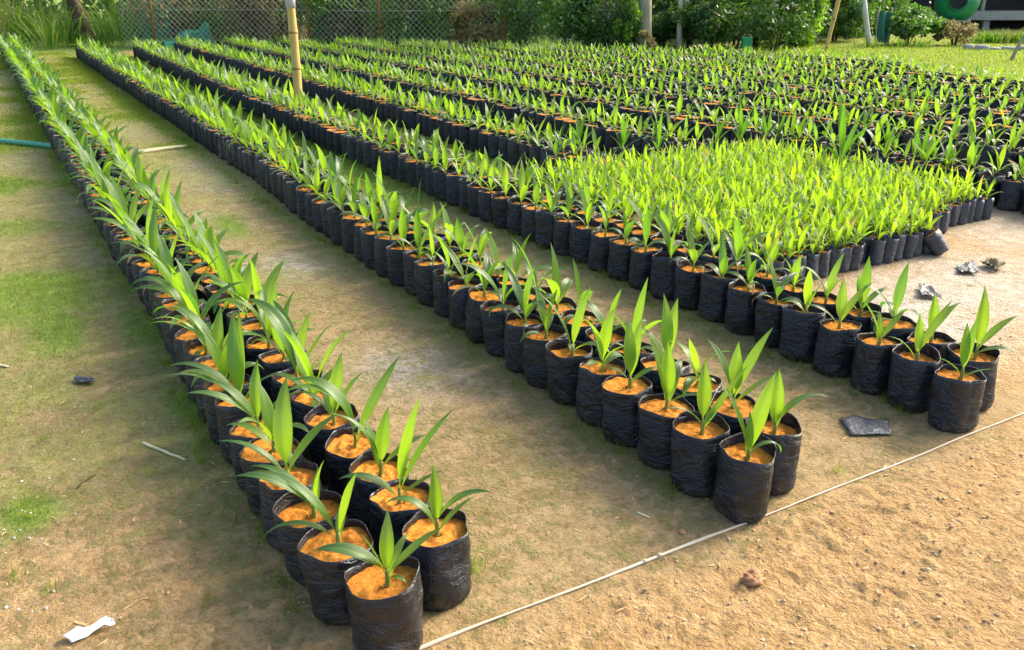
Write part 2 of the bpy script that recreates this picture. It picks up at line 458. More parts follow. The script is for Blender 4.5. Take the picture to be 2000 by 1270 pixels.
GREEN = [(80, 570, .45, .30), (30, 235, .6, .25), (300, 200, 1.2, .5), (420, 240, 1.6, .5), (200, 130, 3, .6), (700, 300, 1.5, .35), (470, 205, 2.0, .5), (110, 640, .3, .12), (300, 660, .35, .12), (560, 250, 1.3, .4), (60, 1000, .14, .10), (380, 800, .3, .1), (1640, 640, .25, .1), (450, 440, .4, .12)]
DAMP_SHEEN = [(400, 340, 1.3, .32), (160, 400, .7, .25), (440, 440, .5, .25), (20, 150, 2.0, .3), (190, 500, .3, .14), (260, 255, .9, .25), (1900, 560, .9, .9), (1800, 620, .6, .5), (30, 320, .5, .2), (1950, 440, .8, .8), (800, 720, .4, .3), (560, 520, .4, .25)]  # pale damp soil; the right-hand patches paint backlit sheen as pale colour
def spots(x, y, L_, seed):
    s = np.zeros_like(x)
    for (u, v, sy, sx) in L_:
        cx_, cy_ = px(u, v)
        s = np.maximum(s, np.exp(-((x - cx_) / sx) ** 2 - ((y - cy_) / sy) ** 2))
    return s

def ground_masks(x, y):
    n1 = fbm(x * 1.3, y * 1.3, 3); n2 = fbm(x * 3.1, y * 3.1, 11); n3 = fbm(x * .35, y * .35, 5)
    verge = sstep(0.62, 0.35, x)                        # mossy verge left of the first row
    alley = sstep(0.4, 0.7, x) * sstep(3.3, 3.0, x)
    front = sstep(1.78, 1.42, y + 0.35 * (n2 - .5))     # beyond the string
    far = sstep(5.0, 11.0, y)
    warm = np.clip(front + sstep(3.35, 3.6, x) * sstep(6.5, 5, y) * 0.75 + verge * sstep(.5, .68, n1) * sstep(4, 2, y) * 0.8 + (n2 - .5) * .5, 0, 1)
    gs = spots(x, y, GREEN, 0); ds = spots(x, y, DAMP_SHEEN, 0)
    moss = (0.62 * verge + (0.30 + 0.20 * sstep(2.5, 5.0, y)) * alley + 0.30 * far * sstep(3.4, 3, x)) * (0.45 + 1.1 * n2) + 0.25 * (n1 - .42)
    for (rx, w) in ((0.60, .17), (0.83, .16), (1.87, .20), (2.08, .16), (3.03, .20), (3.25, .16)):
        moss = moss + 0.42 * np.exp(-((x - rx) / w) ** 2) * sstep(1.75, 2.6, y) * (0.3 + n2)
    brown = sstep(3.2, 2.2, y) * sstep(1.0, .2, x) * .55
    warm = np.clip(warm + brown, 0, 1)
    moss = moss * (1 - brown)
    moss = moss * (1 - 0.85 * front) + 0.10 * front * sstep(.5, .7, n1)
    moss = moss + 0.35 * gs
    bc = sstep(2.0, 2.4, x) * sstep(3.1, 2.8, x) * sstep(4.0, 8.0, y)          # lush strip between middle and pole row
    ab = sstep(.8, 1.0, x) * sstep(1.95, 1.75, x) * sstep(5.5, 12, y) * sstep(.40, .60, n1)
    vg = verge * sstep(.42, .62, n1) * (0.30 + .35 * sstep(4, 8, y))
    edge = (np.exp(-((x - 1.74) / .10) ** 2) + np.exp(-((x - .98) / .10) ** 2) + np.exp(-((x - .47) / .08) ** 2)) * sstep(3.0, 6.5, y) * .55
    dd_ = sstep(3.4, 3.6, x) * sstep(6.3, 7.5, y) * .6
    turf = np.clip(gs * (0.35 + 1.1 * n2) + (.85 * bc + .75 * ab + vg + edge + dd_) * (0.35 + 1.1 * n2) * (1 - .85 * ds), 0, 1) * (1 - 0.9 * front)
    lawn = sstep(-0.3, 0.5, x - (13.4 + (y - 7.5) * 0.42)) * sstep(5, 7, y)
    back = sstep(-0.3, .6, y - np.where(x < 6, 25.2, 25.2 - (x - 6) * 1.15)) * sstep(6, 8, y + 20 * (x < 13))
    bare = lawn * sstep(.56, .66, n3 + .25 * (n2 - .5))
    wild = sstep(-.4, .6, (x - 19.3) * .49 + (y - 18.4) * .87)      # rough ground behind the lawn's far edge
    lawn = lawn * (1 - .9 * wild)
    moss = np.maximum(moss, wild * .9)
    turf = np.maximum(turf, lawn * (1.0 - 0.8 * bare)); turf = np.maximum(turf, back * sstep(19, 16, x) * 0.8)
    damp_sheen = np.clip(ds * (0.5 + 0.9 * n1), 0, 1) * (1 - lawn)
    return np.clip(moss, 0, 1), damp_sheen, np.clip(warm, 0, 1), np.clip(turf, 0, 1)


def ground_z(x, y):
    near = np.exp(-(np.maximum(np.hypot(x - 2.5, y - 2) - 4.5, 0) / 3.0) ** 2)
    front = sstep(1.75, 1.5, y)
    z = 0.010 * (fbm(x * 1.1, y * 1.1, 21) - .5)
    cl = fbm(x * 22, y * 22, 31, 3); cl2 = fbm(x * 50, y * 50, 37, 2)
    vg_ = sstep(.62, .4, x)
    z = z + near * vg_ * (fbm(x * 28, y * 28, 61, 3) - .5) * .012
    z = z + near * ((cl - .5) * (0.004 + 0.007 * front) + (cl2 - .5) * (0.003 + 0.010 * front))
    clump = np.maximum(fbm(x * 30, y * 30, 41, 2) - .60, 0) * sstep(.42, .6, fbm(x * 3, y * 3, 43, 2))
    z = z + near * front * clump * 0.045
    return z


def axis(segs):
    a = []
    for (p, q, st) in segs: a.append(np.arange(p, q, st))
    return np.unique(np.concatenate(a).round(4))

gx = axis([(-300, -60, 40), (-60, -10, 5), (-10, -1, .6), (-1, -.4, .04), (-.4, 3.6, .013), (3.6, 7, .04), (7, 16, .18), (16, 40, .6), (40, 100, 6), (100, 501, 50)])
gy = axis([(-300, -60, 40), (-60, -10, 5), (-10, 0, .8), (0, .7, .08), (.7, 3.4, .012), (3.4, 6, .03), (6, 14, .07), (14, 28, .2), (28, 50, 1.2), (50, 110, 8), (110, 501, 50)])
GX, GY = np.meshgrid(gx, gy)
GZ = ground_z(GX, GY)
mk = ground_masks(GX, GY)
nx, ny = len(gx), len(gy)
i = np.arange(ny - 1)[:, None] * nx; j = np.arange(nx - 1)[None]
F = np.stack([i + j, i + j + 1, i + nx + j + 1, i + nx + j], -1).reshape(-1, 4)
mb = MB(); mb.add(np.stack([GX, GY, GZ], -1).reshape(-1, 3), F, 0, np.stack(mk, -1).reshape(-1, 4))
tag(mb.obj('ground', M['ground']), kind='structure')


def gz(x, y): return float(ground_z(np.array([float(x)]), np.array([float(y)]))[0])


# ------------------------------------------------------------------ leaf and seedling builders
CR = -HEAD        # camera-right direction as a world azimuth


def leaf(mb, az, elev, Ln, W, droop, base=(0, 0, 0), nseg=12, nc=7, tint=.4, dry=0.0, fold=0.45, twist=0.0, m=0, side=0.0, rnd=random):
    s = np.linspace(0, 1, nseg + 1)
    th = elev - droop * s ** 1.6
    a = az + side * s ** 1.5
    d = np.stack([np.cos(th) * np.cos(a), np.cos(th) * np.sin(a), np.sin(th)], -1)
    P = np.zeros((nseg + 1, 3)); P[1:] = np.cumsum((d[1:] + d[:-1]) / 2 * (Ln / nseg), 0); P += np.array(base)
    S = np.stack([-np.sin(a), np.cos(a), 0 * a], -1)
    Nn = np.cross(d, S)
    tw = twist * s
    S2 = S * np.cos(tw)[:, None] + Nn * np.sin(tw)[:, None]; N2 = -S * np.sin(tw)[:, None] + Nn * np.cos(tw)[:, None]
    q = np.clip((s - .06) / .94, 0, 1)
    w = W * np.maximum(.13 * (1 - s), np.sin(math.pi * q ** .8) ** .85 * (1 - .15 * q))
    w[-1] = W * .02
    t = np.linspace(-1, 1, nc)
    fo = fold * (1 - .55 * np.sin(math.pi * s) ** 1.0)
    cf, sf = np.cos(fo), np.sin(fo)
    pleat = 0.0009 * np.cos(t * math.pi * 3) if nc >= 7 else 0 * t
    V = P[:, None] + S2[:, None] * (t[None] * w[:, None] / 2 * cf[:, None])[..., None] + N2[:, None] * (np.abs(t)[None] * w[:, None] / 2 * sf[:, None] + pleat[None] * np.minimum(1, w / .02)[:, None])[..., None]
    ii = np.arange(nseg)[:, None] * nc; jj = np.arange(nc - 1)[None]
    F = np.stack([ii + jj, ii + jj + 1, ii + nc + jj + 1, ii + nc + jj], -1).reshape(-1, 4)
    C = np.zeros((nseg + 1, nc, 4)); C[..., 0] = tint; C[..., 1] = (t * .5 + .5)[None]; C[..., 2] = s[:, None]; C[..., 3] = dry
    mb.add(V.reshape(-1, 3), F, m, C.reshape(-1, 4))


def random_leaves(rnd, scale=1.0, n=None, vigor=None):
    """list of (azimuth, elevation, length, width, droop, side, twist, tint, dry), all in world terms"""
    n = n or (rnd.choice([5, 6, 6, 7]) if scale > 1.1 else rnd.choice([4, 5, 5, 6]))
    v = vigor or rnd.uniform(.8, 1.2)
    az = rnd.uniform(0, 6.283)
    tb = rnd.uniform(.0, .75)
    out = []
    for k in range(n):
        age = k / (n - 1)
        e = D2R(85 - 40 * age + rnd.uniform(-13, 5))
        Ln = (0.225 - 0.055 * age + rnd.uniform(-.035, .04)) * v * scale
        W = (0.0455 + 0.008 * rnd.uniform(-1, 1.4) - .011 * age) * (.6 + .4 * v) * scale ** .8
        dr = D2R(16 + 74 * age + rnd.uniform(-10, 90 * (.3 + age)))
        if age == 1 and rnd.random() < .6: Ln *= .6; W *= .65; dr += D2R(40)
        dry = rnd.uniform(.3, 1) if (age > .7 and rnd.random() < .35) else 0
        out.append((az, e, Ln, W, dr, rnd.uniform(-.5, .5), rnd.uniform(-.6, .6), min(1, max(0, tb + .35 * age + rnd.uniform(-.15, .15))), dry))
        az += D2R(137.5 + rnd.uniform(-30, 30))
    return out


def cam_leaves(spec, rnd):
    tb = rnd.uniform(.1, .35)
    return [(D2R(a) + CR, D2R(e), Ln * .97, W * 1.0, D2R(dr + 8), rnd.uniform(-.25, .25), rnd.uniform(-.4, .4), min(1, max(0, (sp_[0] if sp_ else tb + .2 * rnd.random()))), 0) for (a, e, Ln, W, dr, *sp_) in spec]


def stem_mesh(mb, h, r, m=0):
    z = np.array([-.02, 0, .3 * h, .7 * h, h]); rr = np.array([.9, 1.0, .9, .8, .45]) * r
    tube(mb, np.stack([0.0 * z + .002 * np.sin(z * 60), 0 * z, z], -1), rr, 8, m)


# ------------------------------------------------------------------ bags
def bag_arrays(seed, R, H, zs, nr, zl, wr):
    """radius field of a soft filled tube; returns function r(theta, z)"""
    rs = np.random.default_rng(seed)
    ph = rs.uniform(0, 6.28, 6)
    e2 = rs.uniform(.015, .05); e3 = rs.uniform(.008, .025)
    lean = rs.uniform(-.010, .010, 2) * (R / .095)
    def rf(th, z):
        t = z / H
        r = R * (1 + e2 * np.cos(2 * th + ph[0]) + e3 * np.cos(3 * th + ph[1]))
        r = r * (1 - .16 * np.exp(-(t / .055) ** 1.5) + .025 * np.sin(t * 3.0 + ph[2]) - .03 * sstep(.75, 1, t))
        r = r + wr * R * .035 * np.sin(th * 5 + ph[3] + 2 * t) * (.4 + t)
        x = th * 2.2 + t * 3 + seed
        ridge = np.abs(vnoise(x + ph[4], t * 7.0 + 2.0 * vnoise(th * 3, t * 3, seed), seed) - .5) * 2
        r = r - wr * R * .075 * (1 - ridge) ** 3 * (1.25 - t)
        r = r + wr * R * .085 * (vnoise(np.cos(th) * 1.7 + 5, np.sin(th) * 1.7 + t * 4 + 5, seed + 3) - .5)
        return r
    return rf, lean, ph


def bag_pair(seed, R=.098, H=.225, zsoil=.2, nr=40, nz=18, wr=1.0, rings=6, poly='poly'):
    rf, lean, ph = bag_arrays(seed, R, H, zsoil, nr, nz, wr)
    th = np.linspace(0, 2 * math.pi, nr, endpoint=False)
    tz = np.concatenate([[0.0, .012, .035], np.linspace(.07, 1, nz - 3)])
    def ring(z, rsc=1.0, dr=0.0, rim=0.0):
        r = (rf(th, np.full(nr, z)) + dr) * rsc
        zz = np.full(nr, z)
        w = sstep(.8, 1, z / H)
        zz = zz + w * (0.006 * np.sin(th + ph[5]) + .004 * np.sin(2 * th + ph[1]) + .0015 * np.sin(5 * th + ph[0])) * (H / .225)
        return np.stack([r * np.cos(th) + lean[0] * z / H, r * np.sin(th) + lean[1] * z / H, zz], -1)
    rows = [ring(0, .55), ring(0, .9)] + [ring(t * H) for t in tz[1:]]
    top = ring(H, 1.0, -.0016); rows.append(top)
    for t in (.97, (zsoil / H) - .01, (zsoil / H) - .06): rows.append(ring(t * H, 1, -.0018))
    A = np.concatenate(rows); k = len(rows)
    i = np.arange(k - 1)[:, None]; j = np.arange(nr)[None]; j2 = (j + 1) % nr
    F = np.stack([i * nr + j, i * nr + j2 + 0 * i, (i + 1) * nr + j2, (i + 1) * nr + j], -1).reshape(-1, 4)
    mb = MB(); mb.add(A, [F, np.array([list(range(nr))[::-1]])]); bagm = mb.mesh('grow_bag', [M[poly]])
    # soil
    rr = np.linspace(0.08, 1, rings); rs = np.random.default_rng(seed + 99)
    Vs = [[lean[0] * zsoil / H, lean[1] * zsoil / H, zsoil - .004]]
    edge = rf(th, np.full(nr, zsoil)) - .0015
    for q in rr:
        x = edge * q * np.cos(th) + lean[0] * zsoil / H; y = edge * q * np.sin(th) + lean[1] * zsoil / H
        z = zsoil + (fbm(x * 38 + seed, y * 38, seed, 3) - .5) * .018 + (fbm(x * 110 + seed, y * 110, seed + 4, 2) - .5) * .010 + .006 * (1 - q * q) * rs.uniform(-1, 1) 
        Vs.extend(np.stack([x, y, np.broadcast_to(z, x.shape)], -1).tolist())
    i = np.arange(rings - 1)[:, None]
    F = np.stack([1 + i * nr + j, 1 + i * nr + j2 + 0 * i, 1 + (i + 1) * nr + j2, 1 + (i + 1) * nr + j], -1).reshape(-1, 4)[:, ::-1]
    T = np.stack([np.zeros(nr, int), 1 + j[0], 1 + j2[0]], -1)
    # orientation is irrelevant for these opaque sheets
    mb = MB(); mb.add(Vs, [F[:, ::-1], T]); soilm = mb.mesh('soil', [M['soil']])
    return bagm, soilm, zsoil


BAGS = [bag_pair(100 + k, random.uniform(.0915, .0985), random.uniform(.222, .240), random.uniform(.190, .213), rings=11) for k in range(14)]
SBAGS = [bag_pair(300 + k, random.uniform(.044, .050), random.uniform(.150, .172), random.uniform(.135, .147), 20, 12, 1.5, 4, 'poly_grey') for k in range(8)]

# ------------------------------------------------------------------ where the seedlings stand
PITCHY = 0.1935
plants = []      # x, y, row index, column, order
def drift(row, y):
    if row == 1: return .09 * float(sstep(4, 9, y)) + .11 * max(0, y - 9) / 15
    if row == 2: return .30 * (max(0, y - 10) / 14) ** 1.5
    if row >= 3: return .10 * max(0, y - 8) / 14
    return 0.0
def add_col(row, x, y0, y1, col):
    k = 0; y = y0
    while y < y1:
        xx = x + drift(row, y) + 0.010 * math.sin(y * 1.7 + row) + random.uniform(-.008, .008)
        plants.append([xx, y + random.uniform(-.006, .006), row, col, k])
        y += PITCHY; k += 1

add_col(0, .595, 1.925, 25.4, 0); add_col(0, .835, 1.85, 25.4, 1)
plants.append([.645, 1.722, 0, 0, -1])
add_col(1, 1.875, 1.735, 23.6, 0); add_col(1, 2.09, 1.81, 23.6, 1)
add_col(2, 3.03, 1.76, 23.4, 0); add_col(2, 3.25, 1.85, 23.4, 1)
for r in range(3, 14):
    x0 = 4.28 + (r - 3) * 1.16
    for c_ in (0, 1):
        x = x0 + c_ * .22
        y0 = 6.25 if r in (3, 4) else 2.0 + c_ * .09
        y1 = float(field_far(np.array(x))) - .2
        y0 = max(y0, 7.5 + (x - 13.4) / .42)
        add_col(r, x, y0, y1, c_)

PL = np.array([[p[0], p[1]] for p in plants])
u, v, dep = project(PL[:, 0], PL[:, 1], np.full(len(PL), .25))
vis = (dep > .3) & (u > -120) & (u < 2090) & (v > -50) & (v < 1420)
order = np.argsort(np.where(vis, dep, 1e9))
IND = set(int(q) for q in order[:300] if vis[q])

FRONT = {
    (0, 0, -1): [(188, 48, .20, .050, 60, .75), (85, 82, .16, .040, 35, .05), (18, 46, .19, .036, 12, .6), (205, 76, .16, .024, 10, .4), (330, 50, .075, .018, 120, .5), (55, 70, .14, .028, 60, .2)],
    (0, 0, 0): [(168, 66, .27, .040, 55, .6), (18, 74, .19, .062, 5, .0), (192, 48, .23, .036, 95, .7), (80, 60, .15, .03, 50, .3)],
    (0, 1, 0): [(2, 58, .19, .036, 62, .7), (100, 84, .17, .042, 10, .05), (172, 70, .20, .040, 120, .5), (28, 50, .15, .028, 30, .5)],
    (0, 1, 1): [(35, 76, .29, .066, 8, .0), (12, 63, .31, .052, 18, .7), (8, 36, .15, .025, 20, .6), (190, 60, .21, .04, 80, .7)],
    (0, 0, 1): [(188, 55, .25, .045, 55, .7), (160, 62, .24, .040, 70, .6), (30, 82, .17, .052, 10, .05), (80, 70, .14, .03, 30, .3)],
    (0, 1, 2): [(178, 72, .24, .052, 60, .5), (70, 82, .19, .05, 12, .3), (20, 48, .19, .03, 40, .5), (140, 78, .18, .04, 30, .2)],
    (0, 0, 2): [(85, 87, .30, .068, 55, .15), (35, 52, .24, .042, 25, .6), (182, 60, .25, .042, 60, .7), (200, 40, .14, .028, 50, .6)],
    (0, 1, 3): [(186, 80, .35, .062, 120, .1), (176, 84, .33, .058, 100, .3), (38, 62, .32, .052, 14, .5), (330, 60, .15, .03, 90, .5)],
    (0, 0, 4): [(195, 55, .26, .045, 50, .6), (90, 80, .22, .05, 20, .2), (165, 68, .26, .045, 60, .5), (20, 60, .2, .035, 60, .5)],
    (0, 1, 4): [(55, 76, .22, .055, 8, .1), (22, 62, .2, .036, 18, .6), (172, 70, .2, .036, 100, .8), (130, 78, .16, .03, 30, .3)],
    (0, 0, 5): [(100, 86, .32, .062, 35, .2), (82, 83, .33, .056, 30, .05), (200, 55, .29, .046, 55, .6), (182, 66, .31, .05, 75, .7), (15, 60, .2, .035, 60, .6)],
    (0, 1, 6): [(150, 85, .38, .072, 85, .5), (120, 80, .33, .06, 60, .6), (30, 60, .24, .03, 15, .4), (60, 80, .28, .05, 20, .1)],
    (0, 0, 7): [(188, 58, .30, .05, 65, .6), (170, 74, .30, .05, 60, .4), (20, 70, .22, .04, 30, .2), (90, 82, .24, .05, 25, .3)],
    (1, 0, 0): [(158, 70, .24, .058, 12, .45), (48, 70, .28, .060, 10, .0), (0, 62, .15, .032, 150, .8), (90, 84, .16, .03, 10, .3)],
    (1, 1, 0): [(4, 64, .22, .052, 80, .8), (80, 84, .20, .050, 10, .1), (120, 74, .17, .032, 30, .4), (60, 68, .17, .03, 20, .4)],
    (1, 0, 1): [(95, 85, .21, .055, 8, .05), (198, 52, .17, .030, 60, .8), (30, 52, .15, .034, 20, .5), (20, 60, .28, .04, 10, .2)],
    (1, 0, 2): [(90, 87, .22, .058, 12, .1), (150, 82, .26, .055, 20, .0), (335, 48, .17, .030, 70, .8), (60, 76, .22, .050, 80, .7)],
    (1, 0, 3): [(95, 85, .22, .05, 10, .3), (60, 76, .24, .05, 15, .0), (190, 60, .12, .03, 60, .6), (10, 50, .14, .03, 60, .6)],
    (1, 1, 1): [(30, 65, .28, .045, 15, .3), (150, 75, .24, .05, 30, .6), (85, 84, .22, .055, 15, .2), (0, 50, .22, .04, 30, .5)],
    (1, 1, 3): [(100, 84, .26, .06, 10, .0), (60, 78, .26, .055, 12, .05), (150, 70, .2, .04, 40, .5)],
    (2, 0, 0): [(95, 83, .18, .050, 8, .05), (55, 80, .22, .036, 8, .5), (200, 46, .17, .020, 25, .8), (345, 40, .12, .022, 30, .5)],
    (2, 1, 0): [(86, 87, .26, .062, 6, .0), (18, 52, .22, .038, 25, .5), (340, 40, .15, .034, 70, .8), (192, 46, .14, .022, 30, .7)],
    (2, 0, 1): [(30, 55, .26, .040, 10, .2), (85, 82, .18, .04, 8, .0), (165, 60, .16, .03, 50, .5)],
    (2, 1, 1): [(25, 60, .2, .04, 45, .5), (80, 85, .2, .05, 10, .1), (150, 70, .16, .03, 30, .4)],
    (2, 0, 2): [(160, 70, .18, .045, 15, .7), (20, 52, .18, .036, 15, .4), (90, 82, .14, .035, 10, .0)],
    (2, 0, 3): [(75, 80, .19, .05, 8, .0), (25, 58, .24, .045, 20, .1), (170, 55, .2, .035, 60, .7)],
}
ROWNAME = ['hose row', 'middle row', 'pole row', 'first row behind it', 'second row behind it']
_ord = 'first second third fourth fifth sixth seventh eighth ninth tenth eleventh twelfth thirteenth fourteenth fifteenth sixteenth seventeenth eighteenth nineteenth'.split()
_tens = {20: 'twent', 30: 'thirt', 40: 'fort', 50: 'fift', 60: 'sixt'}
def ordinal(n):
    if n < 20: return _ord[n - 1]
    t_, u_ = n // 10 * 10, n % 10
    return _tens[t_] + 'ieth' if u_ == 0 else _tens[t_] + 'y-' + _ord[u_ - 1]
UNIQUE = {
    (0, 0, -1): 'black bag seedling standing alone at the string end of the hose row',
    (0, 0, 0): 'second black bag of the hose row with one glowing broad leaf',
    (0, 1, 0): 'black bag seedling behind right of the hose row end bag beside the string',
    (0, 1, 1): 'black bag seedling with two tall broad leaves near the hose row end',
    (0, 1, 3): 'seedling with two long leaves arching over its neighbours in the hose row',
    (1, 0, 0): 'black bag seedling at the string end of the middle row, one leaf curled over rim',
    (1, 1, 0): 'black bag seedling at middle row end with a pale leaf bent outward',
    (1, 0, 1): 'second bag from the string in the middle row, open alley side',
    (2, 0, 0): 'black bag seedling at the string end of the bamboo pole row, deep rim',
    (2, 1, 0): 'seedling with one tall upright leaf at the sandy side end of pole row',
    (2, 0, 1): 'second bag from the string in the pole row, beside the torn black sheet',
}


def build_seedling(parent, zs, leaves, rnd, lm, nseg, nc, sr, sh, bulk=True):
    sm = MB(); stem_mesh(sm, sh, sr)
    st = sm.obj('seedling', M['stem'], parent); st.location = (0, 0, zs)
    n = len(leaves)
    for k, (az, e, Ln, W, dr, side, tw, tint, dry) in enumerate(leaves):
        b0 = sh * (.95 - .75 * k / max(1, n - 1))
        l = MB(); leaf(l, az, e, Ln, W, dr, (.4 * sr * math.cos(az), .4 * sr * math.sin(az), b0), nseg, nc, tint, dry, rnd.uniform(.25, .7), tw, 0, side)
        l.obj('leaf', lm, st)


ROWSC = {0: 1.22, 1: 1.06, 2: .96, 3: .94, 4: .92}
stuff_plants = []
for q, p in enumerate(plants):
    x, y, row, colm, k = p
    rnd = random.Random(q * 13 + 5)
    if q in IND:
        bg_, so_, zs = BAGS[rnd.randrange(len(BAGS))]
        key = (row, colm, k)
        lv = cam_leaves(FRONT[key], rnd) if key in FRONT else random_leaves(rnd, ROWSC.get(row, 1.0))
        nl = len(lv)
        tall = max(a[2] for a in lv)
        grp = 'potted seedlings in the long double rows'
        if key in UNIQUE: lab = UNIQUE[key]
        else:
            look = ('tall ' if tall > .31 else ('short ' if tall < .21 else '')) + ('sparse' if nl <= 4 else 'bushy')
            if row < 3:
                sd = [('verge side', 'alley side'), ('hose row side', 'pole row side'), ('open alley side', 'sandy side')][row][colm]
                lab = f'{look} seedling, {ordinal(k + 1)} black bag from the string, {sd} of {ROWNAME[row]}'
            elif row < 5:
                lab = f'{look} seedling in black bag, {ordinal(k + 1)} from dense block in {ROWNAME[row]}'
            else: lab = f'{look} seedling in black bag in the rows running past the dense block'
        t = thing('potted_seedling', lab, 'potted plant', (x, y, gz(x, y) - .003), 0, grp)
        t.rotation_euler = (rnd.uniform(-.035, .035), rnd.uniform(-.035, .035), 0)
        bo = link('grow_bag', bg_, t); rz = rnd.uniform(0, 6.283); bo.rotation_euler = (0, 0, rz)
        so = link('soil', so_, t); so.rotation_euler = (0, 0, rz)
        d = math.hypot(x, y)
        ns, nc = (16, 7) if d < 4.5 else ((10, 5) if d < 7 else (7, 3))
        build_seedling(t, zs + .002, lv, rnd, M['leaf'], ns, nc, rnd.uniform(.0065, .009), rnd.uniform(.035, .055))
    else:
        if vis[q]: stuff_plants.append((x, y, row))

# the rest of the rows as one mass
th10 = np.linspace(0, 2 * math.pi, 10, endpoint=False)
def low_bag(mb, x, y, z0, R, H, zs, rnd, mbag=0, msoil=1):
    n = 10; a0 = rnd.uniform(0, 6.28); e = rnd.uniform(.02, .07)
    rows = []
    for (t, s) in ((0, .88), (.05, .98), (.5, 1.02), (.85, 1.0), (1, .97)):
        r = R * s * (1 + e * np.cos(2 * th10 + a0) + .02 * np.sin(5 * th10 + a0 * 3 + t * 4))
        zz = z0 + t * H + (t > .9) * .006 * np.sin(2 * th10 + a0 * 2)
        rows.append(np.stack([x + r * np.cos(th10), y + r * np.sin(th10), zz], -1))
    r = R * .95; rows.append(np.stack([x + r * np.cos(th10), y + r * np.sin(th10), np.full(n, z0 + zs - .01)], -1))
    A = np.concatenate(rows); k = len(rows)
    i = np.arange(k - 1)[:, None]; j = np.arange(n)[None]; j2 = (j + 1) % n
    F = np.stack([i * n + j, i * n + j2 + 0 * i, (i + 1) * n + j2, (i + 1) * n + j], -1).reshape(-1, 4)
    mb.add(A, F, mbag)
    z = z0 + zs
    V = [(x, y, z + rnd.uniform(-.004, .006))] + [(x + R * .97 * math.cos(a), y + R * .97 * math.sin(a), z + rnd.uniform(-.004, .004)) for a in th10]
    mb.add(V, np.array([(0, 1 + q_, 1 + (q_ + 1) % n) for q_ in range(n)]), msoil)

mb = MB()
for q, (x, y, row) in enumerate(stuff_plants):
    rnd = random.Random(q * 7 + 1)
    zs = rnd.uniform(.202, .222)
    low_bag(mb, x, y, gz(x, y) - .003, rnd.uniform(.0915, .098), rnd.uniform(.220, .240), zs, rnd)
    lv = random_leaves(rnd, ROWSC.get(row, .88))
    for kk, (az, e, Ln, W, dr, side, tw, tint, dry) in enumerate(lv):
        leaf(mb, az, e - .06, Ln, W * 1.12, dr * 1.1, (x, y, zs + .035 - .006 * kk), 5, 3, tint, dry, .45, tw, 2, side)
o = mb.obj('distant_potted_seedlings', [M['poly_far'], M['soil'], M['leaf']])
tag(o, 'farther black bag palm seedlings filling the long rows up to the wire fence', 'potted plants', kind='stuff')

# ------------------------------------------------------------------ the dense block of small bags
small = []
yy = 3.32; r_ = 0
while yy < 5.95:
    xx = 3.56 + (.05 if r_ % 2 else 0)
    while xx < 6.2:
        fr = 3.30 if xx < 5.08 else (3.52 if xx < 5.55 else 3.60)
        if yy > fr + .01 and not (4.42 < xx < 4.52 and yy < 3.36):
            small.append((xx + random.uniform(-.008, .008), yy + random.uniform(-.008, .008)))
        xx += .096
    yy += .089; r_ += 1
S_ = np.array(small); us, vs, ds = project(S_[:, 0], S_[:, 1], np.full(len(S_), .2))
inv = (us > -50) & (us < 2060)
so_order = np.argsort(np.where(inv, ds, 1e9)); SIND = set(int(q) for q in so_order[:290])


def small_leaves(rnd):
    n = rnd.choice([4, 5, 5, 6]); az = rnd.uniform(0, 6.283); out = []
    tb = rnd.uniform(0, .36); v_ = rnd.uniform(.8, 1.2)
    for k in range(n):
        age = k / (n - 1)
        out.append((az, D2R(86 - 28 * age + rnd.uniform(-10, 5)), (.178 - .04 * age + rnd.uniform(-.03, .03)) * v_, .027 + rnd.uniform(-.006, .006), D2R(8 + 48 * age + rnd.uniform(-5, 45)), rnd.uniform(-.4, .4), rnd.uniform(-.6, .6), min(1, max(0, tb + .4 * age + rnd.uniform(-.1, .15))), rnd.uniform(.3, .9) if rnd.random() < .07 else 0))
        az += D2R(137.5 + rnd.uniform(-30, 30))
    return out

n_front = 0
mb = MB()
for q, (x, y) in enumerate(small):
    rnd = random.Random(q * 31 + 3)
    lv = small_leaves(rnd)
    if q in SIND:
        bg_, so_, zs = SBAGS[rnd.randrange(len(SBAGS))]
        edge = (y < 3.42) if x < 5.08 else (y < 3.68)
        if x > 6.02: lab = 'bright small seedling in grey bag on the sandy right flank of the dense block'
        elif edge:
            n_front += 1
            lab = f'small seedling in grey bag, front edge of the dense block, {ordinal(int((x - 3.5) / .096) + 1)} from the pole row'
        elif x < 3.72: lab = 'bright small seedling in grey bag on the block side facing the pole row'
        else: lab = 'bright small seedling inside the dense block of short grey bags'
        t = thing('small_potted_seedling', lab, 'potted plant', (x, y, gz(x, y) - .003), 0, 'small seedlings in the dense block')
        t.rotation_euler = (rnd.uniform(-.06, .06), rnd.uniform(-.06, .06), 0)
        bo = link('grow_bag', bg_, t); rz = rnd.uniform(0, 6.283); bo.rotation_euler = (0, 0, rz)
        so = link('soil', so_, t); so.rotation_euler = (0, 0, rz)
        build_seedling(t, zs + .001, lv, rnd, M['leaf_small'], 8, 3, .004, .03)
    else:
        zs = .142
        low_bag(mb, x, y, gz(x, y) - .003, .05, .16, zs, rnd)
        for kk, (az, e, Ln, W, dr, side, tw, tint, dry) in enumerate(lv):
            leaf(mb, az, e, Ln, W, dr, (x, y, zs + .02 - .004 * kk), 5, 3, tint, dry, .45, tw, 2, side)
o = mb.obj('dense_small_seedlings', [M['poly_grey'], M['soil'], M['leaf_small']])
tag(o, 'back part of the dense block of bright small seedlings in grey bags', 'potted plants', kind='stuff')

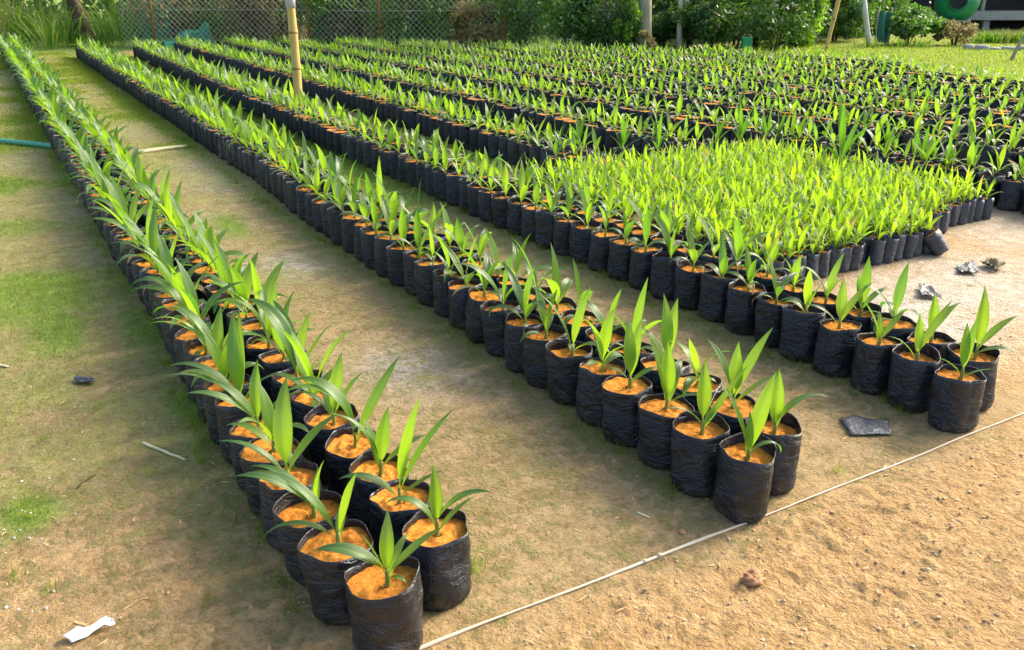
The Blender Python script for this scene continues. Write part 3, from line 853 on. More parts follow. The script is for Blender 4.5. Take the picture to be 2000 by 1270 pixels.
# tipped small bag leaning out of the block's front edge
def tipped(x, y, tilt, az, lab, R_i=0, leaves=True):
    bg_, so_, zs = SBAGS[R_i]
    t = thing('tipped_potted_seedling', lab, 'potted plant', (x, y, gz(x, y) + .02), az)
    t.rotation_euler = (0, tilt, az)
    t.scale = (1.15, 1.15, 1.05)
    bo = link('grow_bag', bg_, t); so = link('soil', so_, t)
    if leaves: build_seedling(t, zs, small_leaves(random.Random(R_i + 70)), random.Random(R_i), M['leaf_small'], 8, 3, .004, .03)
xx, yy = px(1838, 497)
tipped(xx, yy, D2R(38), D2R(150), 'crumpled dark bag tipped over at the front corner of the dense block', 2)

# older dark green palms behind the dense block
def older_palm(x, y, hscale, lab, n, seed, bagi):
    rnd = random.Random(seed)
    bg_, so_, zs = BAGS[bagi]
    t = thing('potted_palm', lab, 'potted plant', (x, y, gz(x, y) - .003), 0, 'older dark palms behind the dense block')
    link('grow_bag', bg_, t); link('soil', so_, t)
    az = rnd.uniform(0, 6.28); lv = []
    for k in range(n):
        age = k / (n - 1)
        lv.append((az, D2R(86 - 36 * age + rnd.uniform(-5, 5)), (.42 - .14 * age) * hscale, .052 * (1 - .2 * age) * hscale ** .5, D2R(8 + 35 * age), rnd.uniform(-.2, .2), rnd.uniform(-.4, .4), .2 + .5 * age, 0))
        az += D2R(137.5 + rnd.uniform(-20, 20))
    build_seedling(t, zs, lv, rnd, M['leaf_dark'], 10, 5, .010, .06)

bx_, by_ = px(1640, 322, .2)
t_big = older_palm(bx_, by_, 1.3, 'largest dark green palm with broad pleated fronds rising behind the dense block', 7, 4, 1)
for k, (uu, vv, sc) in enumerate([(1085, 312, .72), (1130, 296, .85), (1215, 296, .72), (1285, 297, .8), (1400, 282, .62), (1455, 285, .9), (1500, 278, .8), (1530, 276, .66), (1730, 300, .6), (1800, 318, .62), (1850, 332, .66)]):
    a_, b_ = px(uu, vv, .2)
    if k < 8: b_ = max(b_, 6.06)
    older_palm(a_, b_, sc, (f'dark green palm in the gap behind the dense block, {ordinal(k + 1)} from the pole row' if k < 8 else f'small dark palm squeezed beside the dense block, {ordinal(k - 7)} past the largest palm'), 5 + k % 3, 40 + k, k % 14)

# ------------------------------------------------------------------ posts, string, hose, litter
def bamboo_pole(name, lab, base, top, r0, r1, nodes, cap=False, group=None):
    t = thing(name, lab, 'pole', base, 0, group)
    B = np.array([0, 0, -.15]); T = np.array(top) - np.array(base)
    k = nodes * 6 + 1
    s = np.linspace(0, 1, k); P = B + (T - B) * s[:, None] + np.stack([.012 * np.sin(s * 5), .010 * np.cos(s * 4), 0 * s], -1)
    r = r0 + (r1 - r0) * s
    for i in range(k):
        ph = (i % 6) / 6
        r[i] *= 1 + .10 * (ph == 0) - .03 * (ph == .5)
    mb = MB(); tube(mb, P, r, 14); mb.obj('culm', M['bamboo'], t)
    for n_ in range(1, nodes):
        c0 = P[n_ * 6]; d = T / np.linalg.norm(T)
        mb = MB(); tube(mb, [c0 - d * .012, c0 - d * .004, c0 + d * .004, c0 + d * .012], np.array([.98, 1.05, 1.05, .98]) * r[n_ * 6] * 1.0 + .001, 14); mb.obj('node_ring', M['bamboo_dark'], t)
    return t, P, r

pbx, pby = px(583, 212, .2)
t, P, r = bamboo_pole('bamboo_pole', 'thick yellow bamboo pole standing upright in a row of black bags', (pbx, pby, 0), (pbx + .02, pby + .02, 2.3), .055, .046, 6)
mb = MB(); d = P[-1] - P[0]; d /= np.linalg.norm(d)
zt = px  # grey sleeve around the pole where the picture's top edge meets it
k_ = [i for i in range(len(P)) if P[i][2] > 1.29][0]
tube(mb, [P[k_], P[k_] + d * .10, P[k_] + d * .30], .056, 14); mb.obj('grey_sleeve', M['grey_pipe'], t)
p2 = px(1603, 132)
bamboo_pole('leaning_bamboo_pole', 'slim weathered bamboo pole leaning at the lawn edge of the far rows', (p2[0], p2[1], 0), (p2[0] + .30, p2[1] - .17, 2.6), .030, .062, 5)
p3 = px(1972, 118)
mb = MB(); tube(mb, [(0, 0, -.1), (.10, -.07, .3), (.22, -.15, .62), (.36, -.2, 1.1)], [.045, .04, .035, .03], 8)
o = mb.obj('wooden_stake', M['pale_bark']); o.location = (p3[0], p3[1], 0)
tag(o, 'grey wooden stake leaning on the open lawn', 'stake')

# string along the row ends
xs = np.arange(0.28, 9.0, .05)
ys = 1.672 + .004 * np.sin(xs * 2.1) + .002 * np.sin(xs * 9)
zs_ = ground_z(xs, ys); zs_ = np.convolve(np.pad(zs_, 2, mode='edge'), np.ones(5) / 5, 'valid') + .004
wv = .0026 + .0026 * sstep(.5, .8, vnoise(xs * 1.9, xs * 0, 8)) + .0012 * vnoise(xs * 9, xs * 0, 2)
mb = MB(); tube(mb, np.stack([xs, ys, zs_], -1), wv, 6)
for kx in (1.49, 1.435):
    yk = 1.672 + .004 * math.sin(kx * 2.1); zk = gz(kx, yk) + .006
    tube(mb, [(kx - .008, yk, zk), (kx - .003, yk, zk + .001), (kx + .003, yk, zk + .001), (kx + .008, yk, zk)], np.array([.003, .0060, .0060, .003]), 6)
o = mb.obj('string_line', M['twine']); tag(o, 'pale string stretched on the sandy ground along the row ends', 'string')

# green hose by the verge
h0 = px(-60, 276); h1 = px(122, 298)
ss = np.linspace(0, 1, 26)
HP = np.stack([h0[0] + (h1[0] + .12 - h0[0]) * ss, h0[1] + (h1[1] - h0[1]) * ss + .05 * np.sin(ss * 3.1), np.full(26, .026)], -1)
mb = MB(); tube(mb, HP, .030, 10); o = mb.obj('garden_hose', M['hose']); tag(o, 'green hose lying across the mossy verge against the first row', 'hose')

def stick(name, lab, a, b, r, m_, cat='stick', z=.0, bend=.0):
    s = np.linspace(0, 1, 7); A = np.array(a); B = np.array(b)
    P = A + (B - A) * s[:, None]; pr = np.array([-(B - A)[1], (B - A)[0]]); P = P + pr * (bend * np.sin(s * math.pi))[:, None]
    zz = ground_z(P[:, 0], P[:, 1]) + r * .7 + z
    mb = MB(); tube(mb, np.column_stack([P, zz]), r * (1.1 - .3 * s), 7)
    return tag(mb.obj(name, m_), lab, cat)

stick('bamboo_stick', 'pale bamboo stick lying across the alley against the middle row', px(268, 301), px(364, 289), .022, M['straw'], bend=.03)
stick('straw_stalk', 'straight pale straw stalk lying on the mossy verge', px(280, 867), px(362, 900), .0055, M['straw'])
stick('stick_fragment', 'short pale stick fragment on the sand near middle row end', px(1244, 1002), px(1268, 1012), .004, M['straw'])
stick('dark_twig', 'thin dark twig on the verge below the straw stalk', px(150, 955), px(188, 928), .003, M['bark'], bend=.05)
stick('dry_twig', 'thin dry twig lying on moss by white plastic strip', px(240, 1195), px(290, 1168), .0022, M['pale_leaf'], bend=.15)
stick('reed_stub', 'pale reed stub at the far edge of mossy verge', px(-10, 716), px(16, 719), .006, M['straw'])

def sheet(name, lab, cat, outline_px, m_, amp=.006, seed=0, thick=.0015, lift=.004, n=9):
    """crumpled plastic scrap: a quad patch with real folds, closed with a thickness"""
    Q = [np.array(px(*q)) for q in outline_px]
    s = np.linspace(0, 1, n); A, B = np.meshgrid(s, s)
    P = (Q[0] * ((1 - A) * (1 - B))[..., None] + Q[1] * (A * (1 - B))[..., None] + Q[2] * (A * B)[..., None] + Q[3] * ((1 - A) * B)[..., None])
    P = P + (np.stack([vnoise(A * 4, B * 4, seed), vnoise(A * 4, B * 4, seed + 1)], -1) - .5) * .03 * np.linalg.norm(Q[0] - Q[2])
    Z = ground_z(P[..., 0], P[..., 1]) + lift + amp * (1 - np.abs(vnoise(A * 3 + B * 2, B * 3 - A, seed + 5) - .5) * 2) ** 2 * 2 + amp * vnoise(A * 7, B * 7, seed + 9)
    top = np.concatenate([P, Z[..., None]], -1).reshape(-1, 3); bot = top - [0, 0, thick]
    i = np.arange(n - 1)[:, None] * n; j = np.arange(n - 1)[None]
    F = np.stack([i + j, i + j + 1, i + n + j + 1, i + n + j], -1).reshape(-1, 4)
    bd = list(range(n)) + [q * n + n - 1 for q in range(1, n)] + [(n - 1) * n + q for q in range(n - 2, -1, -1)] + [q * n for q in range(n - 2, 0, -1)]
    k = n * n; Fs = np.array([(bd[q], bd[q - 1], bd[q - 1] + k, bd[q] + k) for q in range(len(bd))])
    mb = MB(); mb.add(np.concatenate([top, bot]), [F, F[:, ::-1] + k, Fs])
    return tag(mb.obj(name, m_, None, True), lab, cat)

sheet('plastic_scrap', 'torn dusty black plastic sheet lying flat between two row ends', 'plastic scrap', [(1640, 818), (1735, 826), (1742, 852), (1660, 853)], M['poly_grey'], .006, 4)
sheet('plastic_scrap', 'small folded black plastic piece on pale sand nearest the pole row end', 'plastic scrap', [(1792, 562), (1818, 566), (1838, 588), (1795, 584)], M['poly'], .011, 6)
sheet('plastic_scrap', 'shiny crumpled black plastic piece on pale sand beside a mouldy scrap', 'plastic scrap', [(1868, 522), (1900, 518), (1912, 540), (1870, 536)], M['poly'], .011, 9)
sheet('plastic_scrap', 'dark olive crumpled scrap on pale sand', 'plastic scrap', [(1912, 520), (1940, 514), (1962, 526), (1945, 536)], simple('olive_scrap', (.03, .03, .015), (.12, .11, .05), 20, .8, .2, .5, .01), .018, 12)
sheet('plastic_scrap', 'flat black plastic lying at the foot of the row beyond the dense block', 'plastic scrap', [(1965, 388), (2030, 380), (2040, 405), (1990, 402)], M['poly'], .010, 15)
sheet('plastic_strip', 'white twisted plastic strip on the mossy ground', 'plastic strip', [(120, 1252), (212, 1216), (226, 1222), (140, 1260)], M['white_plastic'], .008, 22, .001, .004, 9)
sheet('plastic_scrap', 'small grey plastic shred on the mossy verge', 'plastic scrap', [(144, 742), (184, 742), (186, 752), (150, 751)], M['poly_grey'], .008, 25)

def clod(name, lab, u_, v_, r, m_, seed, cat='clod'):
    x, y = px(u_, v_)
    a = np.linspace(0, 2 * math.pi, 28, endpoint=False); e = np.linspace(-.5 * math.pi, .5 * math.pi, 17)
    A, E_ = np.meshgrid(a, e)
    rr = r * (0.2 + 1.55 * fbm(np.cos(A) * np.cos(E_) * 2.4 + 5, np.sin(A) * np.cos(E_) * 2.4 + np.sin(E_) * 2.9 + 5, seed, 4))
    V = np.stack([rr * np.cos(E_) * np.cos(A) * 1.25, rr * np.cos(E_) * np.sin(A), rr * np.sin(E_) * .75 + r * .3], -1).reshape(-1, 3)
    i = np.arange(16)[:, None] * 28; j = np.arange(28)[None]; j2 = (j + 1) % 28
    F = np.stack([i + j, i + j2, i + 28 + j2, i + 28 + j], -1).reshape(-1, 4)
    mb = MB(); mb.add(V, F); o = mb.obj(name, m_); o.location = (x, y, gz(x, y))
    return tag(o, lab, cat)
clod('earth_clod', 'reddish lump of earth on the lit sand beyond the string', 1470, 1138, .026, M['clay'], 3)
clod('earth_clod', 'small red clay lump in the alley by the middle row end', 1332, 1040, .010, M['clay'], 5)
clod('stone', 'pale rounded stone on the lit sand beyond the string', 1809, 1115, .011, M['pebble'], 8, 'stone')

# pebbles and crumbs: one mass
mb = MB()
ICO = np.array([(0, 0, 1), (.89, 0, .45), (.28, .85, .45), (-.72, .53, .45), (-.72, -.53, .45), (.28, -.85, .45), (.72, .53, -.45), (-.28, .85, -.45), (-.89, 0, -.45), (-.28, -.85, -.45), (.72, -.53, -.45), (0, 0, -1)])
ICF = np.array([(0, 1, 2), (0, 2, 3), (0, 3, 4), (0, 4, 5), (0, 5, 1), (1, 6, 2), (2, 7, 3), (3, 8, 4), (4, 9, 5), (5, 10, 1), (6, 7, 2), (7, 8, 3), (8, 9, 4), (9, 10, 5), (10, 6, 1), (11, 7, 6), (11, 8, 7), (11, 9, 8), (11, 10, 9), (11, 6, 10)])
n_p = 0
while n_p < 6000:
    y = .7 + 3.6 * random.random() ** 1.5; x = random.uniform(-.35, 4.3)
    fr = y < 1.66
    if not fr and random.random() < .72: continue
    s = .0012 + .0045 * random.random() ** 4 + (.001 if fr else 0)
    Vp = ICO * RNG.uniform(.6, 1.3, (12, 1)) * s * np.array([1.3, 1, .75])
    a = random.uniform(0, 6.28); c_, s_ = math.cos(a), math.sin(a)
    Vp = Vp @ np.array([[c_, s_, 0], [-s_, c_, 0], [0, 0, 1]])
    mb.add(Vp + [x, y, gz(x, y) + s * .2], ICF); n_p += 1
tag(mb.obj('gravel', M['pebble'], None, False), 'small pebbles and soil crumbs scattered on the sand', 'gravel', kind='stuff')
# white quartz chips on the verge
mb = MB()
for k in range(42):
    uu = abs(random.gauss(40, 70)); vv = random.gauss(1050, 130)
    if not (600 < vv < 1290): continue
    x, y = px(uu, vv); s = random.uniform(.0015, .005)
    mb.add(ICO * RNG.uniform(.6, 1.3, (12, 1)) * s + [x, y, gz(x, y) + s * .3], ICF)
tag(mb.obj('white_chips', M['white_bark'], None, False), 'white quartz chips sprinkled on the mossy verge', 'chips', kind='stuff')

# flakes of dead leaf and bark: one mass
mb = MB()
for k in range(1300):
    y = 1.2 + 6 * random.random() ** 1.6; x = random.uniform(-.4, 3.0)
    if k > 600: x = random.uniform(3.4, 6.6); y = random.uniform(1.7, 3.7)
    s = random.uniform(.002, .008)
    a = random.uniform(0, 6.28); c_, s_ = math.cos(a), math.sin(a)
    Vp = (ICO * RNG.uniform(.7, 1.2, (12, 1)) * s * np.array([random.uniform(1, 3.5), .7, .22])) @ np.array([[c_, s_, 0], [-s_, c_, 0], [0, 0, 1]])
    mb.add(Vp + [x, y, gz(x, y) + .001], ICF)
tag(mb.obj('leaf_flakes', M['pale_leaf'], None, False), 'dry flakes of dead leaf strewn on the ground between the rows', 'litter', kind='stuff')

# ------------------------------------------------------------------ grass
def blades(mb, X, Y, Z, H, W, bend, tint, nseg=2, dry=None):
    n = len(X); az = RNG.uniform(0, 2 * math.pi, n); lean = RNG.uniform(.05, bend, n)
    dirx, diry = np.cos(az), np.sin(az); sx, sy = -diry, dirx
    rows = []
    for k in range(nseg + 1):
        t = k / nseg; ww = W * (1 - t) ** .7 * .5
        off = H * lean * t ** 1.7; zz = Z + H * t * (1 - .35 * lean * t)
        for sg in ((-1, 1) if k < nseg else (0,)):
            rows.append(np.stack([X + dirx * off + sx * ww * sg, Y + diry * off + sy * ww * sg, zz], -1))
    V = np.stack(rows, 1); m_ = V.shape[1]
    C = np.zeros((n, m_, 4)); C[..., 0] = tint[:, None]; C[..., 1] = .2; C[..., 2] = .5
    if dry is not None: C[..., 3] = dry[:, None]
    base = np.arange(n)[:, None] * m_
    Fs = []
    for k in range(nseg - 1):
        Fs.append(base + np.array([[2 * k, 2 * k + 1, 2 * k + 3, 2 * k + 2]]))
    tri = base + np.array([[2 * (nseg - 1), 2 * (nseg - 1) + 1, 2 * nseg]])
    mb.add(V.reshape(-1, 3), Fs + [tri], 0, C.reshape(-1, 4))

mb = MB()
n = 800000
# nearby turf and moss, thinned by the ground's own turf mask
y = 1.3 + 24 * RNG.random(n) ** 1.7; x = RNG.uniform(-1.2, 4.3, n) + (y > 9) * RNG.uniform(-1, 1, n)
mo, da, wa, tu = ground_masks(x, y)
keep = RNG.random(n) < np.clip(tu * 1.0 + np.maximum(mo - .40, 0) * .40, 0, 1) * np.where(y < 9, .55, .8)
x, y, tu = x[keep], y[keep], tu[keep]
dist = np.hypot(x, y)
h_ = (0.009 + .022 * tu * RNG.random(len(x))) * (1 + .06 * dist)
blades(mb, x, y, ground_z(x, y) - .002, h_, .0022 * (1 + .16 * dist), 1.1, np.clip(RNG.normal(.35, .3, len(x)), 0, 1))
# tufts at the feet of the bags
tx, ty = [], []
for (rx, sg) in ((.49, -1), (.95, 1), (1.76, -1), (2.2, 1), (2.92, -1)):
    for k in range(130):
        yc = 1.9 + 12 * random.random() ** 1.4; xc = rx + random.gauss(0, .03)
        m_ = random.randint(5, 22); tx += list(np.random.default_rng(k).normal(xc, .016, m_)); ty += list(np.random.default_rng(k + 9).normal(yc, .02, m_))
for (uu, vv) in [(90, 1160), (385, 880), (1150, 870), (1640, 925), (1110, 830), (40, 990), (410, 1180), (1280, 600), (60, 1010), (190, 800), (90, 860), (300, 930), (30, 1130), (1620, 620)]:
    xc, yc = px(uu, vv); m_ = 16
    tx += list(RNG.normal(xc, .014, m_)); ty += list(RNG.normal(yc, .014, m_))
tx, ty = np.array(tx), np.array(ty)
blades(mb, tx, ty, ground_z(tx, ty) - .002, RNG.uniform(.015, .060, len(tx)) * (1 + .05 * ty), RNG.uniform(.002, .0042, len(tx)), 1.0, np.clip(RNG.normal(.3, .25, len(tx)), 0, 1))
# lawn
n = 90000
x = RNG.uniform(11, 30, n); y = RNG.uniform(5, 19.5, n)
mo, da, wa, tu = ground_masks(x, y)
keep = (x > 13.4 + (y - 7.5) * .42 + .1) & (RNG.random(n) < tu)
x, y = x[keep], y[keep]
blades(mb, x, y, ground_z(x, y) - .005, RNG.uniform(.03, .09, len(x)), RNG.uniform(.010, .022, len(x)), .9, np.clip(RNG.normal(.25, .25, len(x)), 0, 1))
tag(mb.obj('grass', M['grass']), 'short grass and moss between the rows and on the lawn', 'grass', kind='stuff')

# ------------------------------------------------------------------ background: fence
FA = (3.4, 26.4); FB = (14.6, 18.6)
fd_ = np.array([FB[0] - FA[0], FB[1] - FA[1]]); FL = np.linalg.norm(fd_); fd_ = fd_ / FL
fence = thing('wire_fence', 'diamond wire mesh fence on thin rusty posts behind the far row ends', 'fence', (FA[0], FA[1], 0), math.atan2(fd_[1], fd_[0]))
mb = MB(); FH = 2.1; cell = .15
k = -FH
while k < FL:
    for sg in (1, -1):
        s0, s1 = k, k + FH
        a0, a1 = max(s0, 0), min(s1, FL)
        if a1 - a0 > .05:
            za, zb = (a0 - s0), (a1 - s0)
            if sg < 0: za, zb = FH - za, FH - zb
            tube(mb, [(a0, .006 * sg, za + .02), ((a0 + a1) / 2, .006 * sg + .02, (za + zb) / 2 + .02), (a1, .006 * sg, zb + .02)], .0045, 4, caps=False)
    k += cell
mb.obj('wire_mesh', M['wire'], fence, False)
for zz in (.05, 1.0, 2.1):
    mb = MB(); tube(mb, [(0, 0.014, zz), (FL / 2, .014, zz - .03), (FL, .014, zz)], .006, 5); mb.obj('line_wire', M['wire'], fence)
posts = [on_line(uu, FA, FB) for uu in (300, 603, 741, 985)] + [FB]
for (x, y) in posts:
    s = (np.array([x, y]) - FA) @ fd_
    mb = MB(); tube(mb, [(s, -.05, -.2), (s + .02, -.05, 1.0), (s - .01, -.05, 2.3)], [.034, .032, .03], 8); mb.obj('post', M['rusty'], fence)

# green net: a hanging drape and a heap on the ground
def net(name, lab, surf, nu, nv, r=.006):
    mb = MB()
    A = np.linspace(0, 1, nu); B = np.linspace(0, 1, nv)
    for a in A: tube(mb, [surf(a, b_) for b_ in np.linspace(0, 1, 14)], r, 3, caps=False)
    for b_ in B: tube(mb, [surf(a, b_) for a in np.linspace(0, 1, 14)], r, 3, caps=False)
    return tag(mb.obj(name, M['green_net'], None, False), lab, 'net')
n0 = px(288, 96); n1_ = px(345, 94)
net('green_net', 'pale green net hanging upright from the end of the wire fence',
    lambda a, b_: (n0[0] + (n1_[0] - n0[0]) * a + .1 * b_, n0[1] + .5 + .12 * math.sin(a * 9 + b_ * 3), .02 + 2.1 * b_), 26, 44, .006)
n0 = px(322, 96); n1_ = px(408, 92)
net('green_net_heap', 'slumped heap of dark green netting at the far end of the rows', 
    lambda a, b_: (n0[0] + (n1_[0] - n0[0]) * a, n0[1] - .35 + 1.0 * b_ + .05 * math.sin(a * 13), .02 + math.sin(b_ * math.pi) * (.12 + .48 * a + .07 * math.sin(a * 11 + b_ * 5))), 46, 40, .011)

# ------------------------------------------------------------------ background: foliage
def leafcloud(mb, pts, nrm, size, tint, jitter=.8):
    n = len(pts)
    d = nrm + RNG.normal(0, jitter, (n, 3)); d /= np.linalg.norm(d, axis=1)[:, None] + 1e-9
    t = np.cross(d, RNG.normal(0, 1, (n, 3))); t /= np.linalg.norm(t, axis=1)[:, None] + 1e-9
    s = np.cross(d, t)
    L_ = size[:, None]; 
    V = np.stack([pts - t * L_ * .5, pts + s * L_ * .27 - d * L_ * .08, pts + t * L_ * .55 - d * L_ * .12, pts - s * L_ * .27 - d * L_ * .08], 1)
    C = np.zeros((n, 4, 4)); C[..., 0] = tint[:, None]; C[..., 1] = np.array([.5, 1, .5, 0])[None]; C[..., 2] = np.array([.3, .6, .9, .6])[None]
    b_ = np.arange(n)[:, None] * 4
    mb.add(V.reshape(-1, 3), np.concatenate([b_ + [[0, 1, 2]], b_ + [[0, 2, 3]]]), 0, C.reshape(-1, 4))


def crown_mesh(mb, cen, rad, lumps, nleaf, size, low=0.0, tintm=.4):
    cen = np.array(cen); rad = np.array(rad)
    per = nleaf // lumps
    for k in range(lumps):
        d = RNG.normal(0, 1, 3); d /= np.linalg.norm(d)
        c_ = cen + d * rad * RNG.uniform(.35, .82)
        if c_[2] < low: c_[2] = low + RNG.uniform(0, .2) * rad[2]
        r = rad * RNG.uniform(.25, .48)
        q = RNG.normal(0, 1, (per, 3)); q /= np.linalg.norm(q, axis=1)[:, None]
        p = c_ + q * r * (RNG.random(per) ** .45)[:, None]
        p[:, 2] = np.maximum(p[:, 2], .02 + .1 * RNG.random(per))
        leafcloud(mb, p, q * .8 + [0, 0, .4], size * RNG.uniform(.6, 1.35, per), np.clip(RNG.normal(tintm + RNG.uniform(-.25, .25), .22, per), 0, 1))


def bush(name, lab, x, y, rx, ry, h, nleaf, size, m_, lumps=16, cat='bush', group=None, tintm=.4, stems=5):
    t = thing(name, lab, cat, (x, y, 0), random.uniform(0, .5), group)
    mb = MB(); crown_mesh(mb, (0, 0, h * .5), (rx, ry, h * .56), lumps, nleaf, size, .05, tintm); mb.obj('crown', m_, t)
    mb = MB()
    for k in range(stems):
        a = random.uniform(0, 6.28); e = random.uniform(.3, .75)
        tube(mb, [(.03 * math.cos(a), .03 * math.sin(a), -.05), (rx * e * .4 * math.cos(a), ry * e * .4 * math.sin(a), h * .4), (rx * e * math.cos(a), ry * e * math.sin(a), h * .8)], [.022, .016, .006], 6)
    mb.obj('trunk', M['bark'], t)
    return t


def tree(name, lab, x, y, h, r0, crown, nleaf, size, m_, bark, lean=(0, 0), lumps=16, group=None, tintm=.4):
    t = thing(name, lab, 'tree', (x, y, 0), 0, group)
    s = np.linspace(0, 1, 9)
    P = np.stack([lean[0] * s + .06 * np.sin(s * 5 + x), lean[1] * s + .06 * np.cos(s * 4 + y) - .06, -.15 + (h * .8 + .15) * s], -1)
    R = r0 * (1 - .7 * s); R[0] *= 1.35; R[1] *= 1.08
    mb = MB(); tube(mb, P, R, 12)
    for k in range(6):
        i = 4 + k % 4; a = k * 2.4 + x
        b0 = P[i]; e = b0 + np.array([math.cos(a) * crown[0] * .7, math.sin(a) * crown[1] * .7, crown[2] * .5])
        tube(mb, [b0, b0 + (e - b0) * .5 + [0, 0, .15], e], [R[i] * .55, R[i] * .35, .015], 6)
    mb.obj('trunk', bark, t)
    mb = MB(); crown_mesh(mb, (lean[0], lean[1], h * .78), crown, lumps, nleaf, size, h * .45, tintm); mb.obj('crown', m_, t)
    return t


def grass_clump(x, y, h, n, spread, lab, drym=.35, group=None):
    t = thing('grass_clump', lab, 'tall grass', (x, y, 0), 0, group)
    mb = MB()
    for k in range(n):
        a = random.uniform(0, 6.28); rr = abs(random.gauss(0, spread)); 
        leaf(mb, a, D2R(random.uniform(64, 88)), h * random.uniform(.6, 1.15), random.uniform(.02, .045), D2R(random.uniform(10, 95)), (rr * math.cos(a) * 1.2, rr * math.sin(a), -.02), 6, 3, min(1, max(0, random.gauss(drym, .3))), 0, .5, random.uniform(-.8, .8))
    tag(mb.obj('blades', M['tallgrass'], t), kind='stuff')

gl = [('green tall grass clump with long blades at the far left of the rows', .2), ('straw tinged tall grass clump behind the hose row end', .6), ('deep green reed clump beside the dark trunk', .1)]
for k, (x, y) in enumerate([(-3.2, 27.5), (-2.2, 28.5), (-1.3, 27.2), (-.5, 28.4), (.3, 27.3), (1.1, 28.1), (1.7, 27.0), (2.3, 28.2), (2.8, 27.1), (3.2, 28.6), (.9, 29.5), (2.0, 29.6), (-1.5, 30), (3.6, 27.6)]):
    lab, dm = gl[2] if x > 2 else (gl[1] if x < .6 else gl[0])
    grass_clump(x, y, .55 if (abs(x - 2.6) < .6 and y < 28) else random.uniform(1.2, 1.9), 90, .30, lab, dm, 'tall grass clumps at the row ends')

tree('tree', 'dark brown trunk rising out of the tall grass at the hose row end', 2.72, 28.0, 7.5, .20, (2.2, 2.2, 2.0), 2600, .22, M['bush_dark'], M['bark'], (-.8, .2))
def back(u_, k_):
    """place k_ metres behind the field's far edge on the bearing of image column u_"""
    A_ = np.array(on_line(u_, (4.0, 26.0), (16.2, 13.4) if u_ > 500 else (14.6, 18.6)))
    return tuple(A_ * (1 + k_ / np.linalg.norm(A_)))
T1 = back(1257, 2.2); tree('tree', 'thick pale trunk wound with creeper at the corner of the far rows', T1[0], T1[1], 7.0, .17, (2.2, 2.2, 1.9), 2600, .22, M['bush_mid'], M['pale_bark'], (.2, .1))
T2 = back(1332, 3.6); tree('tree', 'slender white trunk between the creeper trunk and green bucket', T2[0], T2[1], 6.0, .07, (1.6, 1.6, 1.6), 1800, .2, M['bush_mid'], M['white_bark'], (-.15, .1))
# creeper round the pale trunk's foot
bush('creeper', 'green and yellowing creeper clinging round the pale trunk foot', T1[0] - .45, T1[1] + .1, .55, .4, 1.25, 900, .12, M['bush_bright'], 9, 'creeper', None, .6)
bush('fern', 'dry brown fern tuft at the foot of the pale trunk', T1[0] - .3, T1[1] - .45, .45, .35, .5, 500, .12, M['bush_brown'], 6, 'fern')
# vegetation behind the wire fence
fl = [(345, 1.4, 1.5, 2.1, 'bush_brown', 'dry brownish scrub behind the left end of wire fence'), (425, 1.8, 1.4, 2.2, 'bush_mid', 'mid green scrub behind the wire fence beside dry scrub'), (500, 1.3, 1.2, 2.0, 'bush_brown', 'brown withered scrub behind the fence left of bamboo pole'),
      (560, 2.2, 1.3, 2.2, 'bush_brown', 'tall straw coloured scrub behind the thick bamboo pole'), (640, 1.8, 1.3, 2.2, 'bush_mid', 'leafy green scrub behind the fence between two rusty posts'), (700, 2.3, 1.2, 2.0, 'bush_brown', 'dry olive scrub close behind the second rusty post'), (770, 2.6, 1.4, 2.2, 'bush_bright', 'lush green shrub behind the fence beyond the rusty posts'), (850, 2.6, 1.5, 2.2, 'bush_dark', 'dark green shrub behind the middle of wire fence'), (930, 2.0, 1.1, 1.2, 'bush_brown', 'low olive brown shrub behind wire fence'), (940, 4.0, 1.5, 2.4, 'bush_dark', 'tall dark shrub behind the low olive shrub'),
      (1020, 2.4, 1.3, 2.3, 'bush_mid', 'tall fine leaved shrub behind the right part of wire fence'), (1110, 2.4, 1.3, 2.1, 'bush_mid', 'rounded green shrub behind the right end of wire fence'), (1190, 2.6, 1.3, 2.1, 'bush_dark', 'dark shrub between the fence end and the pale trunk'), (1295, 4.8, 1.2, 1.0, 'bush_dark', 'low dark shrub behind the slender white trunk'), (1390, 3.2, 1.1, 1.8, 'bush_dark', 'dark shrub right of the slender white trunk'), (1440, 4.6, 1.4, 2.2, 'bush_mid', 'green shrub behind the green bucket'), (1515, 3.0, 1.2, 2.2, 'bush_dark', 'dark shaded shrub between green bucket and vine bush')]
for k, (uu, kk, r, h, mk_, lab) in enumerate(fl):
    x, y = back(uu, kk)
    bush('shrub', lab, x, y, r, r * .8, h, 3200, .12, M[mk_], 22, 'shrub')
for k in range(15):
    uu = 1215 + k * 46 + random.uniform(-15, 15)
    x, y = back(uu, 5.0 + 2.2 * (k % 3) + random.uniform(-.5, .5))
    if uu > 1560: x, y = np.array(px(uu, 80)) * random.uniform(1.05, 1.18)
    if 1760 < uu: continue
    bush('shrub', f'{["dark", "mid green", "deep green"][k % 3]} undergrowth shrub in the thicket behind the lawn and bucket', x, y, random.uniform(1.0, 1.5), 1.0, random.uniform(1.8, 3.0), 2600, .14, M[['bush_dark', 'bush_mid', 'bush_dark'][k % 3]], 20, 'shrub', 'undergrowth shrubs in the thicket')
